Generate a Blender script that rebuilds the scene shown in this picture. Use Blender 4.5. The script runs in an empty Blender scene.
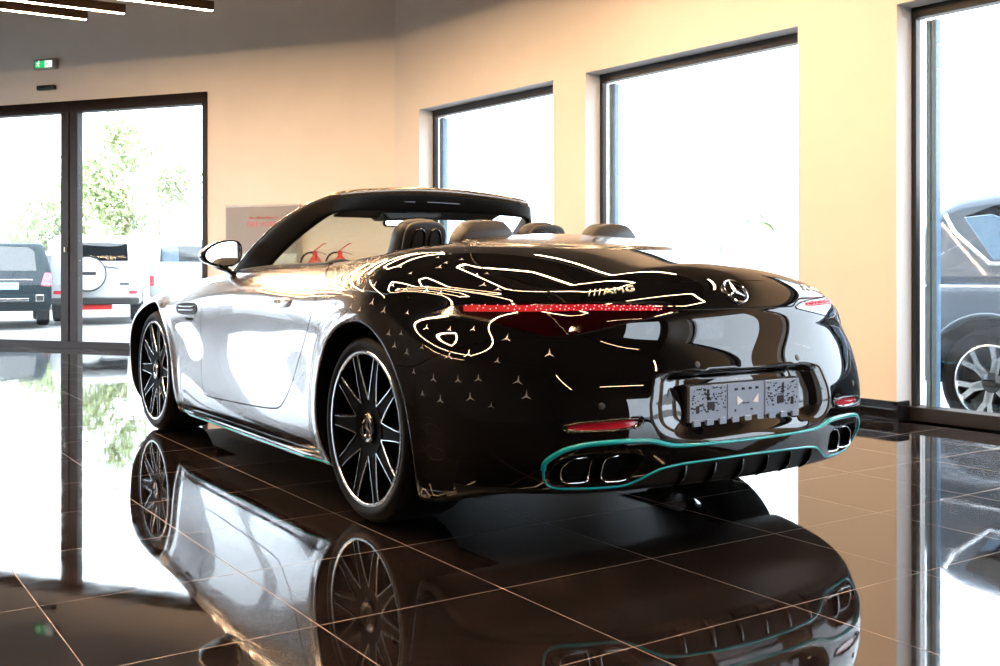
import bpy, bmesh, math, random
import numpy as np
from mathutils import Vector, Matrix
S = bpy.context.scene
COL = S.collection
PI = math.pi
R = math.radians
# ------------------------------------------------------------------ camera
F_PX, HORIZON = 1061.5, 269.26
CAM = (-3.5103, 2.6837, 0.9282)
YAW = R(-33.81)
cd = bpy.data.cameras.new('camera'); cam = bpy.data.objects.new('camera', cd); COL.objects.link(cam)
cd.sensor_width = 36.0; cd.lens = 36.0*F_PX/1000.0
cd.shift_y = -(333.0-HORIZON)/1000.0
cd.clip_start = 0.05; cd.clip_end = 400
cam.location = CAM
cam.rotation_euler = (PI/2, 0, YAW-PI/2)
S.camera = cam
# ------------------------------------------------------------------ world, sun, exposure
W = bpy.data.worlds.new('sky'); S.world = W; W.use_nodes = True
wn = W.node_tree; wn.nodes.clear()
wo = wn.nodes.new('ShaderNodeOutputWorld'); wb = wn.nodes.new('ShaderNodeBackground')
wb.inputs[0].default_value = (0.86, 0.94, 1.0, 1); wb.inputs[1].default_value = 9.0
wn.links.new(wb.outputs[0], wo.inputs[0])
sd = bpy.data.lights.new('sun', 'SUN'); sun = bpy.data.objects.new('sun', sd); COL.objects.link(sun)
sd.energy = 5.0; sd.angle = R(2.0); sd.color = (1.0, 0.95, 0.88)
sun.rotation_euler = (R(38), 0, R(20))
S.view_settings.view_transform = 'Standard'; S.view_settings.look = 'None'
S.view_settings.gamma = 1.0; S.view_settings.use_curve_mapping = False
S.view_settings.exposure = 0.0
S.cycles.use_denoising = True
S.cycles.max_bounces = 10; S.cycles.diffuse_bounces = 4; S.cycles.glossy_bounces = 6
S.cycles.transparent_max_bounces = 16; S.cycles.transmission_bounces = 6
S.cycles.sample_clamp_indirect = 8.0; S.cycles.caustics_reflective = False; S.cycles.caustics_refractive = False
LAMP_Z = 3.35
LAMP_E = 120.0
random.seed(4)
# ------------------------------------------------------------------ materials
def mat(name, col=(.5,.5,.5), rough=.5, metal=0., spec=.5, coat=0., coat_r=.03, emit=None, e=0., noise=None, bump=None, trans=0., ior=1.5):
    m = bpy.data.materials.new(name); m.use_nodes = True
    nt = m.node_tree; b = nt.nodes['Principled BSDF']
    b.inputs['Base Color'].default_value = (*col, 1); b.inputs['Roughness'].default_value = rough
    b.inputs['Metallic'].default_value = metal; b.inputs['Specular IOR Level'].default_value = spec
    b.inputs['Coat Weight'].default_value = coat; b.inputs['Coat Roughness'].default_value = coat_r
    b.inputs['Transmission Weight'].default_value = trans; b.inputs['IOR'].default_value = ior
    if emit: b.inputs['Emission Color'].default_value = (*emit, 1); b.inputs['Emission Strength'].default_value = e
    if noise or bump:
        tc = nt.nodes.new('ShaderNodeTexCoord')
    if noise:
        sc, amt = noise
        n = nt.nodes.new('ShaderNodeTexNoise'); n.inputs['Scale'].default_value = sc; n.inputs['Detail'].default_value = 5
        nt.links.new(tc.outputs['Object'], n.inputs['Vector'])
        rp = nt.nodes.new('ShaderNodeValToRGB')
        rp.color_ramp.elements[0].color = (*[c*(1-amt) for c in col], 1); rp.color_ramp.elements[1].color = (*[min(1, c*(1+amt)) for c in col], 1)
        rp.color_ramp.elements[0].position = .3; rp.color_ramp.elements[1].position = .7
        nt.links.new(n.outputs[0], rp.inputs[0]); nt.links.new(rp.outputs[0], b.inputs['Base Color'])
    if bump:
        sc, st = bump
        n2 = nt.nodes.new('ShaderNodeTexNoise'); n2.inputs['Scale'].default_value = sc; n2.inputs['Detail'].default_value = 3
        nt.links.new(tc.outputs['Object'], n2.inputs['Vector'])
        bp = nt.nodes.new('ShaderNodeBump'); bp.inputs['Strength'].default_value = st; bp.inputs['Distance'].default_value = .005
        nt.links.new(n2.outputs[0], bp.inputs['Height']); nt.links.new(bp.outputs[0], b.inputs['Normal'])
    return m
M = {}
M['wall'] = mat('wall_plaster', (.82,.775,.72), .75, bump=(60,.05), noise=(3,.02))
M['ceiling'] = mat('ceiling_grey', (.05,.045,.043), .9, noise=(2,.1))
M['backwall'] = mat('dark_wall', (.035,.03,.03), .6, noise=(2,.1))
M['reveal'] = mat('skylit_reveal', (.86,.86,.86), .6, noise=(4,.02))  # white stands for the sky light falling on the reveals
M['frame'] = mat('anthracite_aluminium', (.016,.015,.016), .38, metal=0., noise=(15,.1))
M['framebrown'] = mat('brown_black_aluminium', (.016,.010,.009), .6, noise=(15,.1))
M['frameblue'] = mat('daylit_sash', (.15,.27,.40), .4, noise=(15,.1))  # blue tone puts the outdoor daylight into the sash colour
M['base'] = mat('black_stone_baseboard', (.008,.008,.009), .15, noise=(8,.3))
M['plastic'] = mat('black_plastic', (.012,.012,.012), .45, noise=(40,.2))
M['vplastic'] = mat('dull_black_plastic', (.006,.007,.008), .7, spec=.06, noise=(20,.2))  # darker, duller plastic for the lower parts of the parked cars
M['gloss'] = mat('gloss_black', (.004,.004,.005), .06, noise=(10,.1), coat=1)
M['chrome'] = mat('chrome', (.85,.85,.86), .07, metal=1, noise=(8,.02))
M['steel'] = mat('brushed_steel', (.42,.39,.36), .42, metal=.7, noise=(6,.06))
M['rubber'] = mat('tyre_rubber', (.0035,.0035,.004), .55, spec=.15, noise=(30,.2), bump=(90,.2))
M['leather'] = mat('black_leather', (.013,.012,.012), .38, noise=(40,.2), bump=(200,.15))
M['teal'] = mat('teal_paint', (.0,.40,.45), .25, coat=.6, noise=(6,.03))
M['red'] = mat('red_paint', (.62,.02,.02), .3, coat=.4, noise=(8,.05))
M['concrete'] = mat('pale_concrete', (.20,.20,.195), .8, noise=(1.2,.12), bump=(20,.2))
def glass_mat(name, tint=(.93,.97,1.0), refl=.06):
    m = bpy.data.materials.new(name); m.use_nodes = True; nt = m.node_tree; nt.nodes.clear()
    o = nt.nodes.new('ShaderNodeOutputMaterial'); mx = nt.nodes.new('ShaderNodeMixShader')
    t = nt.nodes.new('ShaderNodeBsdfTransparent'); t.inputs[0].default_value = (*tint, 1)
    g = nt.nodes.new('ShaderNodeBsdfGlossy'); g.inputs['Roughness'].default_value = .01; g.inputs[0].default_value = (1,1,1,1)
    fr = nt.nodes.new('ShaderNodeLayerWeight'); pw = nt.nodes.new('ShaderNodeMath'); pw.operation = 'POWER'; pw.inputs[1].default_value = 4.5
    cl = nt.nodes.new('ShaderNodeMath'); cl.operation = 'MULTIPLY_ADD'; cl.inputs[1].default_value = 1-refl; cl.inputs[2].default_value = refl
    fr.inputs[0].default_value = .5; nt.links.new(fr.outputs['Facing'], pw.inputs[0]); nt.links.new(pw.outputs[0], cl.inputs[0])
    nt.links.new(cl.outputs[0], mx.inputs[0]); nt.links.new(t.outputs[0], mx.inputs[1]); nt.links.new(g.outputs[0], mx.inputs[2])
    nt.links.new(mx.outputs[0], o.inputs[0]); return m
M['doorglass'] = glass_mat('door_glass', (.95,.98,1.0), .012)
M['glass'] = glass_mat('window_glass', (.94,.97,1.0), .06)
M['carglass'] = glass_mat('dark_car_glass', (.25,.30,.34), .07)
M['clearglass'] = glass_mat('clear_car_glass', (.86,.92,.90), .06)
def emis(name, col, e):
    m = bpy.data.materials.new(name); m.use_nodes = True; nt = m.node_tree
    b = nt.nodes['Principled BSDF']; b.inputs['Base Color'].default_value = (*[min(1,c)*.15 for c in col], 1)
    b.inputs['Emission Color'].default_value = (*col, 1); b.inputs['Emission Strength'].default_value = e
    b.inputs['Specular IOR Level'].default_value = .1; n = nt.nodes.new('ShaderNodeTexNoise'); n.inputs['Scale'].default_value = 5
    mp = nt.nodes.new('ShaderNodeMapRange'); mp.inputs[3].default_value = e*.95; mp.inputs[4].default_value = e*1.05
    nt.links.new(n.outputs[0], mp.inputs[0]); nt.links.new(mp.outputs[0], b.inputs['Emission Strength'])
    return m
M['led'] = emis('warm_led_strip', (1.0,.645,.37), LAMP_E)
def floor_mat():
    m = bpy.data.materials.new('polished_dark_tiles'); m.use_nodes = True; nt = m.node_tree; N = nt.nodes; L = nt.links
    b = N['Principled BSDF']; g = N.new('ShaderNodeNewGeometry'); sp = N.new('ShaderNodeSeparateXYZ'); L.new(g.outputs['Position'], sp.inputs[0])
    def math_(op, a, v=None, w=None):
        n = N.new('ShaderNodeMath'); n.operation = op
        for i, q in enumerate((a, v, w)):
            if q is None: continue
            if isinstance(q, (int, float)): n.inputs[i].default_value = q
            else: L.new(q, n.inputs[i])
        return n.outputs[0]
    P = .576; HW = .0015
    dist = []; cell = []
    for ax, off in (('X', -.950), ('Y', .384)):
        q = math_('DIVIDE', math_('SUBTRACT', sp.outputs[ax], off), P)
        fr = math_('FRACT', q); cell.append(math_('FLOOR', q))
        dist.append(math_('MULTIPLY', math_('MINIMUM', fr, math_('SUBTRACT', 1.0, fr)), P))
    d = math_('MINIMUM', dist[0], dist[1])
    grout = math_('LESS_THAN', d, HW)
    cx = N.new('ShaderNodeCombineXYZ'); L.new(cell[0], cx.inputs[0]); L.new(cell[1], cx.inputs[1])
    wn_ = N.new('ShaderNodeTexWhiteNoise'); L.new(cx.outputs[0], wn_.inputs[0])
    va = N.new('ShaderNodeVectorMath'); va.operation = 'MULTIPLY_ADD'; va.inputs[1].default_value = (7,7,7)
    L.new(wn_.outputs['Color'], va.inputs[0]); L.new(g.outputs['Position'], va.inputs[2])
    n1 = N.new('ShaderNodeTexNoise'); n1.inputs['Scale'].default_value = 2.2; n1.inputs['Detail'].default_value = 8; n1.inputs['Distortion'].default_value = 2.5
    L.new(va.outputs[0], n1.inputs['Vector'])
    rp = N.new('ShaderNodeValToRGB'); e = rp.color_ramp.elements
    e[0].position = .3; e[0].color = (.006,.005,.005,1); e[1].position = .75; e[1].color = (.026,.019,.017,1)
    x = rp.color_ramp.elements.new(.55); x.color = (.012,.0095,.009,1)
    L.new(n1.outputs[0], rp.inputs[0])
    mx = N.new('ShaderNodeMix'); mx.data_type = 'RGBA'; L.new(grout, mx.inputs[0]); L.new(rp.outputs[0], mx.inputs[6]); mx.inputs[7].default_value = (.19,.14,.11,1)
    L.new(mx.outputs[2], b.inputs['Base Color'])
    n2 = N.new('ShaderNodeTexNoise'); n2.inputs['Scale'].default_value = 6; n2.inputs['Detail'].default_value = 4; L.new(va.outputs[0], n2.inputs['Vector'])
    mr = N.new('ShaderNodeMapRange'); mr.inputs[1].default_value = .35; mr.inputs[2].default_value = .7; mr.inputs[3].default_value = .015; mr.inputs[4].default_value = .06
    L.new(n2.outputs[0], mr.inputs[0])
    mxr = N.new('ShaderNodeMix'); L.new(grout, mxr.inputs[0]); L.new(mr.outputs[0], mxr.inputs[2]); mxr.inputs[3].default_value = .6
    L.new(mxr.outputs[0], b.inputs['Roughness'])
    b.inputs["IOR"].default_value = 1.75
    bp = N.new('ShaderNodeBump'); bp.inputs['Strength'].default_value = .04; bp.inputs['Distance'].default_value = .002
    n3 = N.new('ShaderNodeTexNoise'); n3.inputs['Scale'].default_value = 9; L.new(va.outputs[0], n3.inputs['Vector'])
    L.new(n3.outputs[0], bp.inputs['Height']); L.new(bp.outputs[0], b.inputs['Normal'])
    return m
M['floor'] = floor_mat()
# ------------------------------------------------------------------ mesh helpers
class MB:
    def __init__(s): s.v = []; s.f = []; s.m = []
    def quad(s, pts, mi=0):
        n = len(s.v); s.v += [tuple(p) for p in pts]; s.f.append(tuple(range(n, n+len(pts)))); s.m.append(mi)
    def add(s, v, f, mi=0):
        n = len(s.v); s.v += [tuple(p) for p in v]; s.f += [tuple(i+n for i in q) for q in f]; s.m += [mi]*len(f)
    def box(s, c, d, rz=0., mi=0, mtx=None):
        hx, hy, hz = [q/2 for q in d]
        v = [(sx*hx, sy*hy, sz*hz) for sz in (-1,1) for sy in (-1,1) for sx in (-1,1)]
        mt = mtx or (Matrix.Translation(c) @ Matrix.Rotation(rz, 4, 'Z'))
        s.add([mt @ Vector(p) for p in v], [(0,2,3,1),(4,5,7,6),(0,1,5,4),(2,6,7,3),(0,4,6,2),(1,3,7,5)], mi)
    def prism(s, poly, axis, a, b, mi=0):
        # poly: 2-D points in the plane of the two other axes (in x,y,z order)
        def P(p, w):
            if axis == 'x': return (w, p[0], p[1])
            if axis == 'y': return (p[0], w, p[1])
            return (p[0], p[1], w)
        n = len(poly); v = [P(p, a) for p in poly]+[P(p, b) for p in poly]
        s.add(v, [tuple(range(n))[::-1], tuple(range(n, 2*n))]+[(i, (i+1) % n, n+(i+1) % n, n+i) for i in range(n)], mi)
    def lathe(s, prof, c=(0,0,0), axis='y', n=48, mi=0, close=True):
        # prof: (radius, offset along axis)
        v = []; f = []
        for r, h in prof:
            for k in range(n):
                a = 2*PI*k/n; p = (r*math.cos(a), r*math.sin(a))
                v.append({'y': (c[0]+p[0], c[1]+h, c[2]+p[1]), 'z': (c[0]+p[0], c[1]+p[1], c[2]+h), 'x': (c[0]+h, c[1]+p[0], c[2]+p[1])}[axis])
        for i in range(len(prof)-1):
            for k in range(n):
                f.append((i*n+k, i*n+(k+1) % n, (i+1)*n+(k+1) % n, (i+1)*n+k))
        if close:
            f.append(tuple(range(n))); f.append(tuple(range((len(prof)-1)*n, len(prof)*n)))
        s.add(v, f, mi)
    def tube(s, pts, r, n=8, mi=0, closed=False, flat=None):
        pts = [Vector(p) for p in pts]; N = len(pts); v = []; f = []
        rs = r if isinstance(r, (list, tuple)) else [r]*N
        up = None
        for i, p in enumerate(pts):
            a = pts[(i-1) % N] if (closed or i > 0) else p; b = pts[(i+1) % N] if (closed or i < N-1) else p
            t = (b-a).normalized()
            if up is None:
                up = Vector((0,0,1)) if abs(t.z) < .9 else Vector((1,0,0))
            u = (up-t*up.dot(t)).normalized(); w = t.cross(u); up = u
            for k in range(n):
                an = 2*PI*k/n
                v.append(p+u*(math.cos(an)*rs[i]*(flat or 1))+w*(math.sin(an)*rs[i]))
        for i in range(N if closed else N-1):
            j = (i+1) % N
            for k in range(n): f.append((i*n+k, i*n+(k+1) % n, j*n+(k+1) % n, j*n+k))
        if not closed: f.append(tuple(range(n))[::-1]); f.append(tuple(range((N-1)*n, N*n)))
        s.add(v, f, mi)
    def sphere(s, c, r, nu=16, nv=10, mi=0, sc=(1,1,1)):
        v = []; f = []
        for j in range(nv+1):
            t = PI*j/nv
            for i in range(nu):
                a = 2*PI*i/nu
                v.append((c[0]+r*sc[0]*math.sin(t)*math.cos(a), c[1]+r*sc[1]*math.sin(t)*math.sin(a), c[2]+r*sc[2]*math.cos(t)))
        for j in range(nv):
            for i in range(nu): f.append((j*nu+i, (j+1)*nu+i, (j+1)*nu+(i+1) % nu, j*nu+(i+1) % nu))
        s.add(v, f, mi)
    def build(s, name, mats, parent=None, smooth=False, bevel=0., bseg=2, subsurf=0, auto=None, solid=0.):
        me = bpy.data.meshes.new(name); me.from_pydata(s.v, [], s.f); me.update()
        mats = mats if isinstance(mats, (list, tuple)) else [mats]
        for m in mats: me.materials.append(m)
        me.polygons.foreach_set('material_index', s.m)
        bm = bmesh.new(); bm.from_mesh(me); bmesh.ops.remove_doubles(bm, verts=bm.verts, dist=1e-6)
        bmesh.ops.recalc_face_normals(bm, faces=bm.faces); bm.to_mesh(me); bm.free()
        o = bpy.data.objects.new(name, me); COL.objects.link(o)
        if parent is not None: o.parent = parent
        if smooth or subsurf: me.polygons.foreach_set('use_smooth', [True]*len(me.polygons))
        if solid: md = o.modifiers.new('thick', 'SOLIDIFY'); md.thickness = solid; md.offset = -1
        if bevel:
            md = o.modifiers.new('bevel', 'BEVEL'); md.width = bevel; md.segments = bseg; md.limit_method = 'ANGLE'; md.angle_limit = R(35)
            if not smooth and not subsurf: me.polygons.foreach_set('use_smooth', [True]*len(me.polygons))
            md.harden_normals = True
        if subsurf: md = o.modifiers.new('sub', 'SUBSURF'); md.levels = subsurf; md.render_levels = subsurf
        if auto: me.set_sharp_from_angle(angle=R(auto))
        return o
def empty(name, loc=(0,0,0), rz=0., label=None, cat=None, group=None):
    o = bpy.data.objects.new(name, None); COL.objects.link(o); o.location = loc; o.rotation_euler = (0,0,rz); o.empty_display_size = .1
    tag(o, label, cat, group); return o
def tag(o, label=None, cat=None, group=None, kind=None):
    if label: o['label'] = label
    if cat: o['category'] = cat
    if group: o['group'] = group
    if kind: o['kind'] = kind
    return o
def struct(o, label=None): o['kind'] = 'structure'; return tag(o, label)
# ------------------------------------------------------------------ room
OUT_Z = -0.30                                   # level of the forecourt outside
H = 4.6
FWD = Vector((math.cos(YAW), math.sin(YAW), 0)); RGT = Vector((math.sin(YAW), -math.cos(YAW), 0))
def ray(px, py): return FWD+RGT*((px-500)/F_PX)+Vector((0,0,1))*((HORIZON-py)/F_PX)
def pix(px, py, D): return Vector(CAM)+ray(px, py)*D
P0 = Vector((.547, -2.927, 0)); K = pix(395, 150, 11.1); K.z = 0; D0 = Vector((9.032, -.628, 0))
tw = (K-P0).normalized(); nw = Vector((-tw.y, tw.x, 0))           # along the window wall (towards the corner) / into the room
td = (D0-K).normalized(); nd = Vector((-td.y, td.x, 0))           # along the door wall (away from the corner) / into the room
THK = .32
def wbox(mb, O, t, n, s0, s1, d0, d1, z0, z1, mi=0):               # box in wall coordinates; d>0 goes outwards
    v = [O+t*s-n*d+Vector((0,0,z)) for z in (z0,z1) for d in (d0,d1) for s in (s0,s1)]
    mb.add(v, [(0,2,3,1),(4,5,7,6),(0,1,5,4),(2,6,7,3),(0,4,6,2),(1,3,7,5)], mi)
WL = (K-P0).length
ZT = 2.548; ZB = .0
wins = [(3.22, 5.322), (.70, 2.815), (-3.4, -.02), (-7.4, -4.1)]
cuts = sorted(wins)
mb = MB(); s = -9.6
for a, b in cuts:
    wbox(mb, P0, tw, nw, s, a, 0, THK, OUT_Z, H); wbox(mb, P0, tw, nw, a, b, 0, THK, ZT, H); wbox(mb, P0, tw, nw, a, b, 0, THK, OUT_Z, ZB); s = b
wbox(mb, P0, tw, nw, s, WL+.35, 0, THK, OUT_Z, H)
struct(mb.build('wall_right', M['wall']))
FD = .16                                        # frames sit this deep in the reveals
for i, (a, b) in enumerate(wins):
    mb = MB(); w = .05
    rv = MB()                                    # lining of the reveal, whitened for the sky light on it
    for (q0, q1, z0, z1) in ((a, a+.004, ZB, ZT), (b-.004, b, ZB, ZT), (a, b, ZT-.004, ZT)):
        wbox(rv, P0, tw, nw, q0, q1, .001, FD, z0, z1)
    g = wins[i]; pane_s = b-.05-.14
    wbox(mb, P0, tw, nw, a+.004, a+.05, FD, FD+.05, ZB, ZT-.004); wbox(mb, P0, tw, nw, b-.035, b-.004, FD, FD+.05, ZB, ZT-.004)
    wbox(mb, P0, tw, nw, a+.004, b-.004, FD, FD+.08, ZT-.07, ZT-.004); wbox(mb, P0, tw, nw, a+.004, b-.004, FD-.05, FD+.08, ZB, ZB+.085)
    fo = struct(mb.build('window_%d' % (i+1), M['frame'], bevel=.004))
    rv.build('reveal', M['reveal'], fo)
    mb = MB(); m0 = pane_s
    wbox(mb, P0, tw, nw, m0+.04, m0+.07, FD+.03, FD+.085, ZB+.06, ZT-.09)
    wbox(mb, P0, tw, nw, m0+.078, m0+.105, FD+.03, FD+.075, ZB+.06, ZT-.09)
    mb.build('sash', M['frameblue'], fo, bevel=.004)
    mb = MB(); wbox(mb, P0, tw, nw, a+.05, b-.05, FD+.04, FD+.052, ZB+.06, ZT-.09); mb.build('pane', M['glass'], fo)
# door wall
d_open = (2.33, 8.0); DZ = 2.92
mb = MB()
wbox(mb, K, td, nd, 0, d_open[0], 0, THK, OUT_Z, H); wbox(mb, K, td, nd, d_open[0], 9.2, 0, THK, DZ, H); wbox(mb, K, td, nd, d_open[1], 9.2, 0, THK, OUT_Z, DZ)
struct(mb.build('wall_far', M['wall']))
mb = MB(); fw_ = .085
wbox(mb, K, td, nd, d_open[0], d_open[0]+.06, -.02, .12, 0, DZ); wbox(mb, K, td, nd, d_open[1]-.06, d_open[1], -.02, .12, 0, DZ)
wbox(mb, K, td, nd, d_open[0], d_open[1], -.02, .12, DZ-.13, DZ); wbox(mb, K, td, nd, d_open[0], d_open[1], -.02, .12, -.02, .075)
do = struct(mb.build('door_1', M['framebrown'], bevel=.005))
for nm, (a, b) in (('mullion', (4.16, 4.40)), ('mullion', (6.2, 6.4))):
    mb = MB(); wbox(mb, K, td, nd, a, (a+b)/2-.006, 0, .09, .075, DZ-.13); wbox(mb, K, td, nd, (a+b)/2+.006, b, -.01, .09, .075, DZ-.13)
    wbox(mb, K, td, nd, (a+b)/2-.01, (a+b)/2+.01, .01, .08, .075, DZ-.13); mb.build(nm, M['framebrown'], do, bevel=.004)
mb = MB(); wbox(mb, K, td, nd, 4.30, 4.32, -.05, -.01, 1.13, 1.19); mb.build('door_latch', M['steel'], do, bevel=.003)
for a, b in ((2.39, 4.16), (4.40, 6.2), (6.4, 7.94)):
    mb = MB(); wbox(mb, K, td, nd, a, b, .04, .05, .075, DZ-.13); mb.build('pane', M['doorglass'], do)
M['darkpanel'] = mat('dark_reflection_panel', (.03,.03,.032), .6, noise=(3,.1))  # unseen dark panels added outside so the parked cars mirror less white
mb = MB(); wbox(mb, K, td, nd, -.4, d_open[0], THK, THK+.04, OUT_Z, H); wbox(mb, K, td, nd, d_open[0], 9.4, THK, THK+.04, DZ, H); wbox(mb, K, td, nd, d_open[1], 9.4, THK, THK+.04, OUT_Z, DZ); struct(mb.build('added_panel_1', M['darkpanel']))
# left glazed facade and rear wall
Q = K+td*9.2; B1 = Vector((-9.4, 6.6, 0)); tl = (B1-Q).normalized(); nl = Vector((-tl.y, tl.x, 0)); LL = (B1-Q).length
mb = MB(); s = 0
lw = [(1.0+k*3.4, 1.0+k*3.4+2.7) for k in range(2)]
for a, b in lw:
    wbox(mb, Q, tl, nl, s, a, 0, THK, OUT_Z, H); wbox(mb, Q, tl, nl, a, b, 0, THK, 2.75, H); wbox(mb, Q, tl, nl, a, b, 0, THK, OUT_Z, .1); s = b
wbox(mb, Q, tl, nl, s, LL, 0, THK, OUT_Z, H)
struct(mb.build('wall_left', M['backwall']))
for i, (a, b) in enumerate(lw):
    mb = MB()
    for q0, q1, z0, z1 in ((a,a+.06,.1,2.75),(b-.06,b,.1,2.75),(a,b,2.65,2.75),(a,b,.1,.17),((a+b)/2-.04,(a+b)/2+.04,.1,2.75)): wbox(mb, Q, tl, nl, q0, q1, .14, .22, z0, z1)
    fo = struct(mb.build('window_%d' % (i+5), M['frame']))
    mb = MB(); wbox(mb, Q, tl, nl, a+.06, b-.06, .17, .18, .17, 2.65); mb.build('pane', M['glass'], fo)
A1 = P0+tw*-9.6; tb = (A1-B1).normalized(); nb = Vector((-tb.y, tb.x, 0))
mb = MB(); LB = (A1-B1).length; ra, rb_ = LB-2.9, LB-.35
wbox(mb, B1, tb, nb, -.2, ra, 0, .2, OUT_Z, H); wbox(mb, B1, tb, nb, ra, rb_, 0, .2, 2.75, H); wbox(mb, B1, tb, nb, ra, rb_, 0, .2, OUT_Z, .1); wbox(mb, B1, tb, nb, rb_, LB+.2, 0, .2, OUT_Z, H); struct(mb.build('wall_rear', M['backwall']))
mb = MB()
for q0, q1, z0, z1 in ((ra,ra+.06,.1,2.75),(rb_-.06,rb_,.1,2.75),(ra,rb_,2.68,2.75),(ra,rb_,.1,.16)): wbox(mb, B1, tb, nb, q0, q1, .06, .14, z0, z1)
fo = struct(mb.build('window_7', M['frame']))  # window added where the door mirror looks, to brighten its reflection
mb = MB(); wbox(mb, B1, tb, nb, ra+.06, rb_-.06, .09, .10, .16, 2.68); mb.build('pane', M['glass'], fo)
# floor / ceiling polygons follow the walls
poly = [A1, K, Q, B1]
poly_o = [A1-nw*THK, K-nw*THK+tw*.3, K-nd*.3+td*.0, Q-nd*.3, B1]
mb = MB(); mb.prism([(p.x, p.y) for p in poly_o], 'z', OUT_Z-.02, 0); struct(mb.build('floor', M['floor']))
mb = MB(); mb.prism([(p.x, p.y) for p in poly_o], 'z', H-.1, H+.1); struct(mb.build('ceiling', M['ceiling']))
mb = MB(); mb.box((6, 0, OUT_Z-.1), (160, 160, .1)); struct(mb.build('ground', M['concrete']))
# baseboards on the solid stretches
mb = MB()
for a, b in ((-4.1, -3.4), (-.02, .70), (2.815, 3.22), (5.322, WL)):
    wbox(mb, P0, tw, nw, a, b, -.02, 0, 0, .122); 
wbox(mb, P0, tw, nw, -.045, -.02, -.02, FD-.05, 0, .122)
struct(mb.build('baseboard_right', M['base'], bevel=.003))
mb = MB(); wbox(mb, K, td, nd, .02, 2.33, -.02, 0, 0, .122); struct(mb.build('baseboard_far', M['base'], bevel=.003))
# ------------------------------------------------------------------ pendant lamps
def lamp(pts, label, closed=False, group='linear pendant lamps'):
    pts = [Vector((x, y, LAMP_Z)) for x, y in pts]
    c = sum(pts, Vector())/len(pts)
    root = empty('pendant_lamp', (c.x, c.y, LAMP_Z), 0, label, 'lamp', group)
    hs = MB(); st = MB(); wires = []
    n = len(pts)
    for i in range(n if closed else n-1):
        a = pts[i]-c; b = pts[(i+1) % n]-c; a.z = b.z = 0; t = (b-a); Ln = t.length; t.normalize(); q = Vector((-t.y, t.x, 0))
        ex = .012
        def bx(m, u0, u1, w0, w1, z0, z1):
            v = [a+t*u+q*w+Vector((0,0,z)) for z in (z0,z1) for w in (w0,w1) for u in (u0,u1)]
            m.add(v, [(0,2,3,1),(4,5,7,6),(0,1,5,4),(2,6,7,3),(0,4,6,2),(1,3,7,5)])
        bx(hs, -ex, Ln+ex, -.024, .024, .016, .09); bx(hs, -ex, Ln+ex, -.024, -.019, 0.004, .016); bx(hs, -ex, Ln+ex, .019, .024, 0.004, .016)
        bx(st, 0, Ln, -.0175, .0175, 0, .015)
        for u in ((.25, Ln-.25) if Ln > .9 else (Ln/2,)):
            p = a+t*u; wires.append(p)
    hs.build('housing', M['bronze'], root); st.build('led_strip', M['led'], root); 
    for p in wires: wi = MB(); wi.tube([p+Vector((0,0,.09)), p+Vector((0,0,H-.1-LAMP_Z))], .0025, 6); wi.build('suspension_cable', M['plastic'], root)
    return root
M['bronze'] = mat('bronze_housing', (.05,.028,.014), .4, metal=.6, noise=(20,.1))
# the three whose ends show at the top of the picture
lamp([(7.297,.287), (7.36,2.6)], 'linear pendant lamp, lowest of the three at the upper left, ending above the door')
lamp([(6.843,.043), (6.95,2.4)], 'linear pendant lamp, middle one of the three at the upper left')
lamp([(6.263,-.612), (6.37,1.7)], 'linear pendant lamp, rightmost of the three at the upper left')
def hexloop(cx, cy, L, w, ang=0.):
    h = w/2; pts = [(-L/2-h*.6,0),(-L/2,h),(L/2,h),(L/2+h*.6,0),(L/2,-h),(-L/2,-h)]
    c, s_ = math.cos(ang), math.sin(ang)
    return [(cx+c*x-s_*y, cy+s_*x+c*y) for x, y in pts]
LAB = 'elongated hexagonal loop pendant lamp hanging over the car, seen mirrored in its paint'
for cx, cy, L, w, an in LOOPS if 'LOOPS' in globals() else [(1.9,2.5,2.2,.7,0),(1.6,2.5,3.4,1.7,0),(-1.7,1.5,1.8,.8,0),(-2.2,-.75,2.2,1.0,R(90)),(.9,-.6,2.0,.9,0),(3.9,-.4,1.6,.8,R(90)),(1.2,1.2,1.4,.5,0)]:
    lamp(hexloop(cx, cy, L, w, an), LAB, True, 'hexagonal pendant lamps')
for x0, y0, x1, y1 in [(5.9,.4,6.0,2.9),(5.35,-.7,5.45,1.7),(4.75,-1.3,4.85,.9),(4.7,1.5,4.8,3.9),(8.0,2.2,8.1,4.4),(9.2,2.9,9.3,5.0),(-7.4,-1.6,-7.4,1.0),(-7.6,3.4,-5.6,3.5),(2.9,-1.9,.2,-1.9),(-.4,-2.25,-1.4,-2.25),(0,4.6,2.8,4.5),(-4,-1.9,-6,-1.9)]:  # lamps out of view; those near the far wall are added to brighten it
    lamp([(x0,y0),(x1,y1)], 'straight linear pendant lamp above the showroom, outside the photograph\'s top edge')
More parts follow.
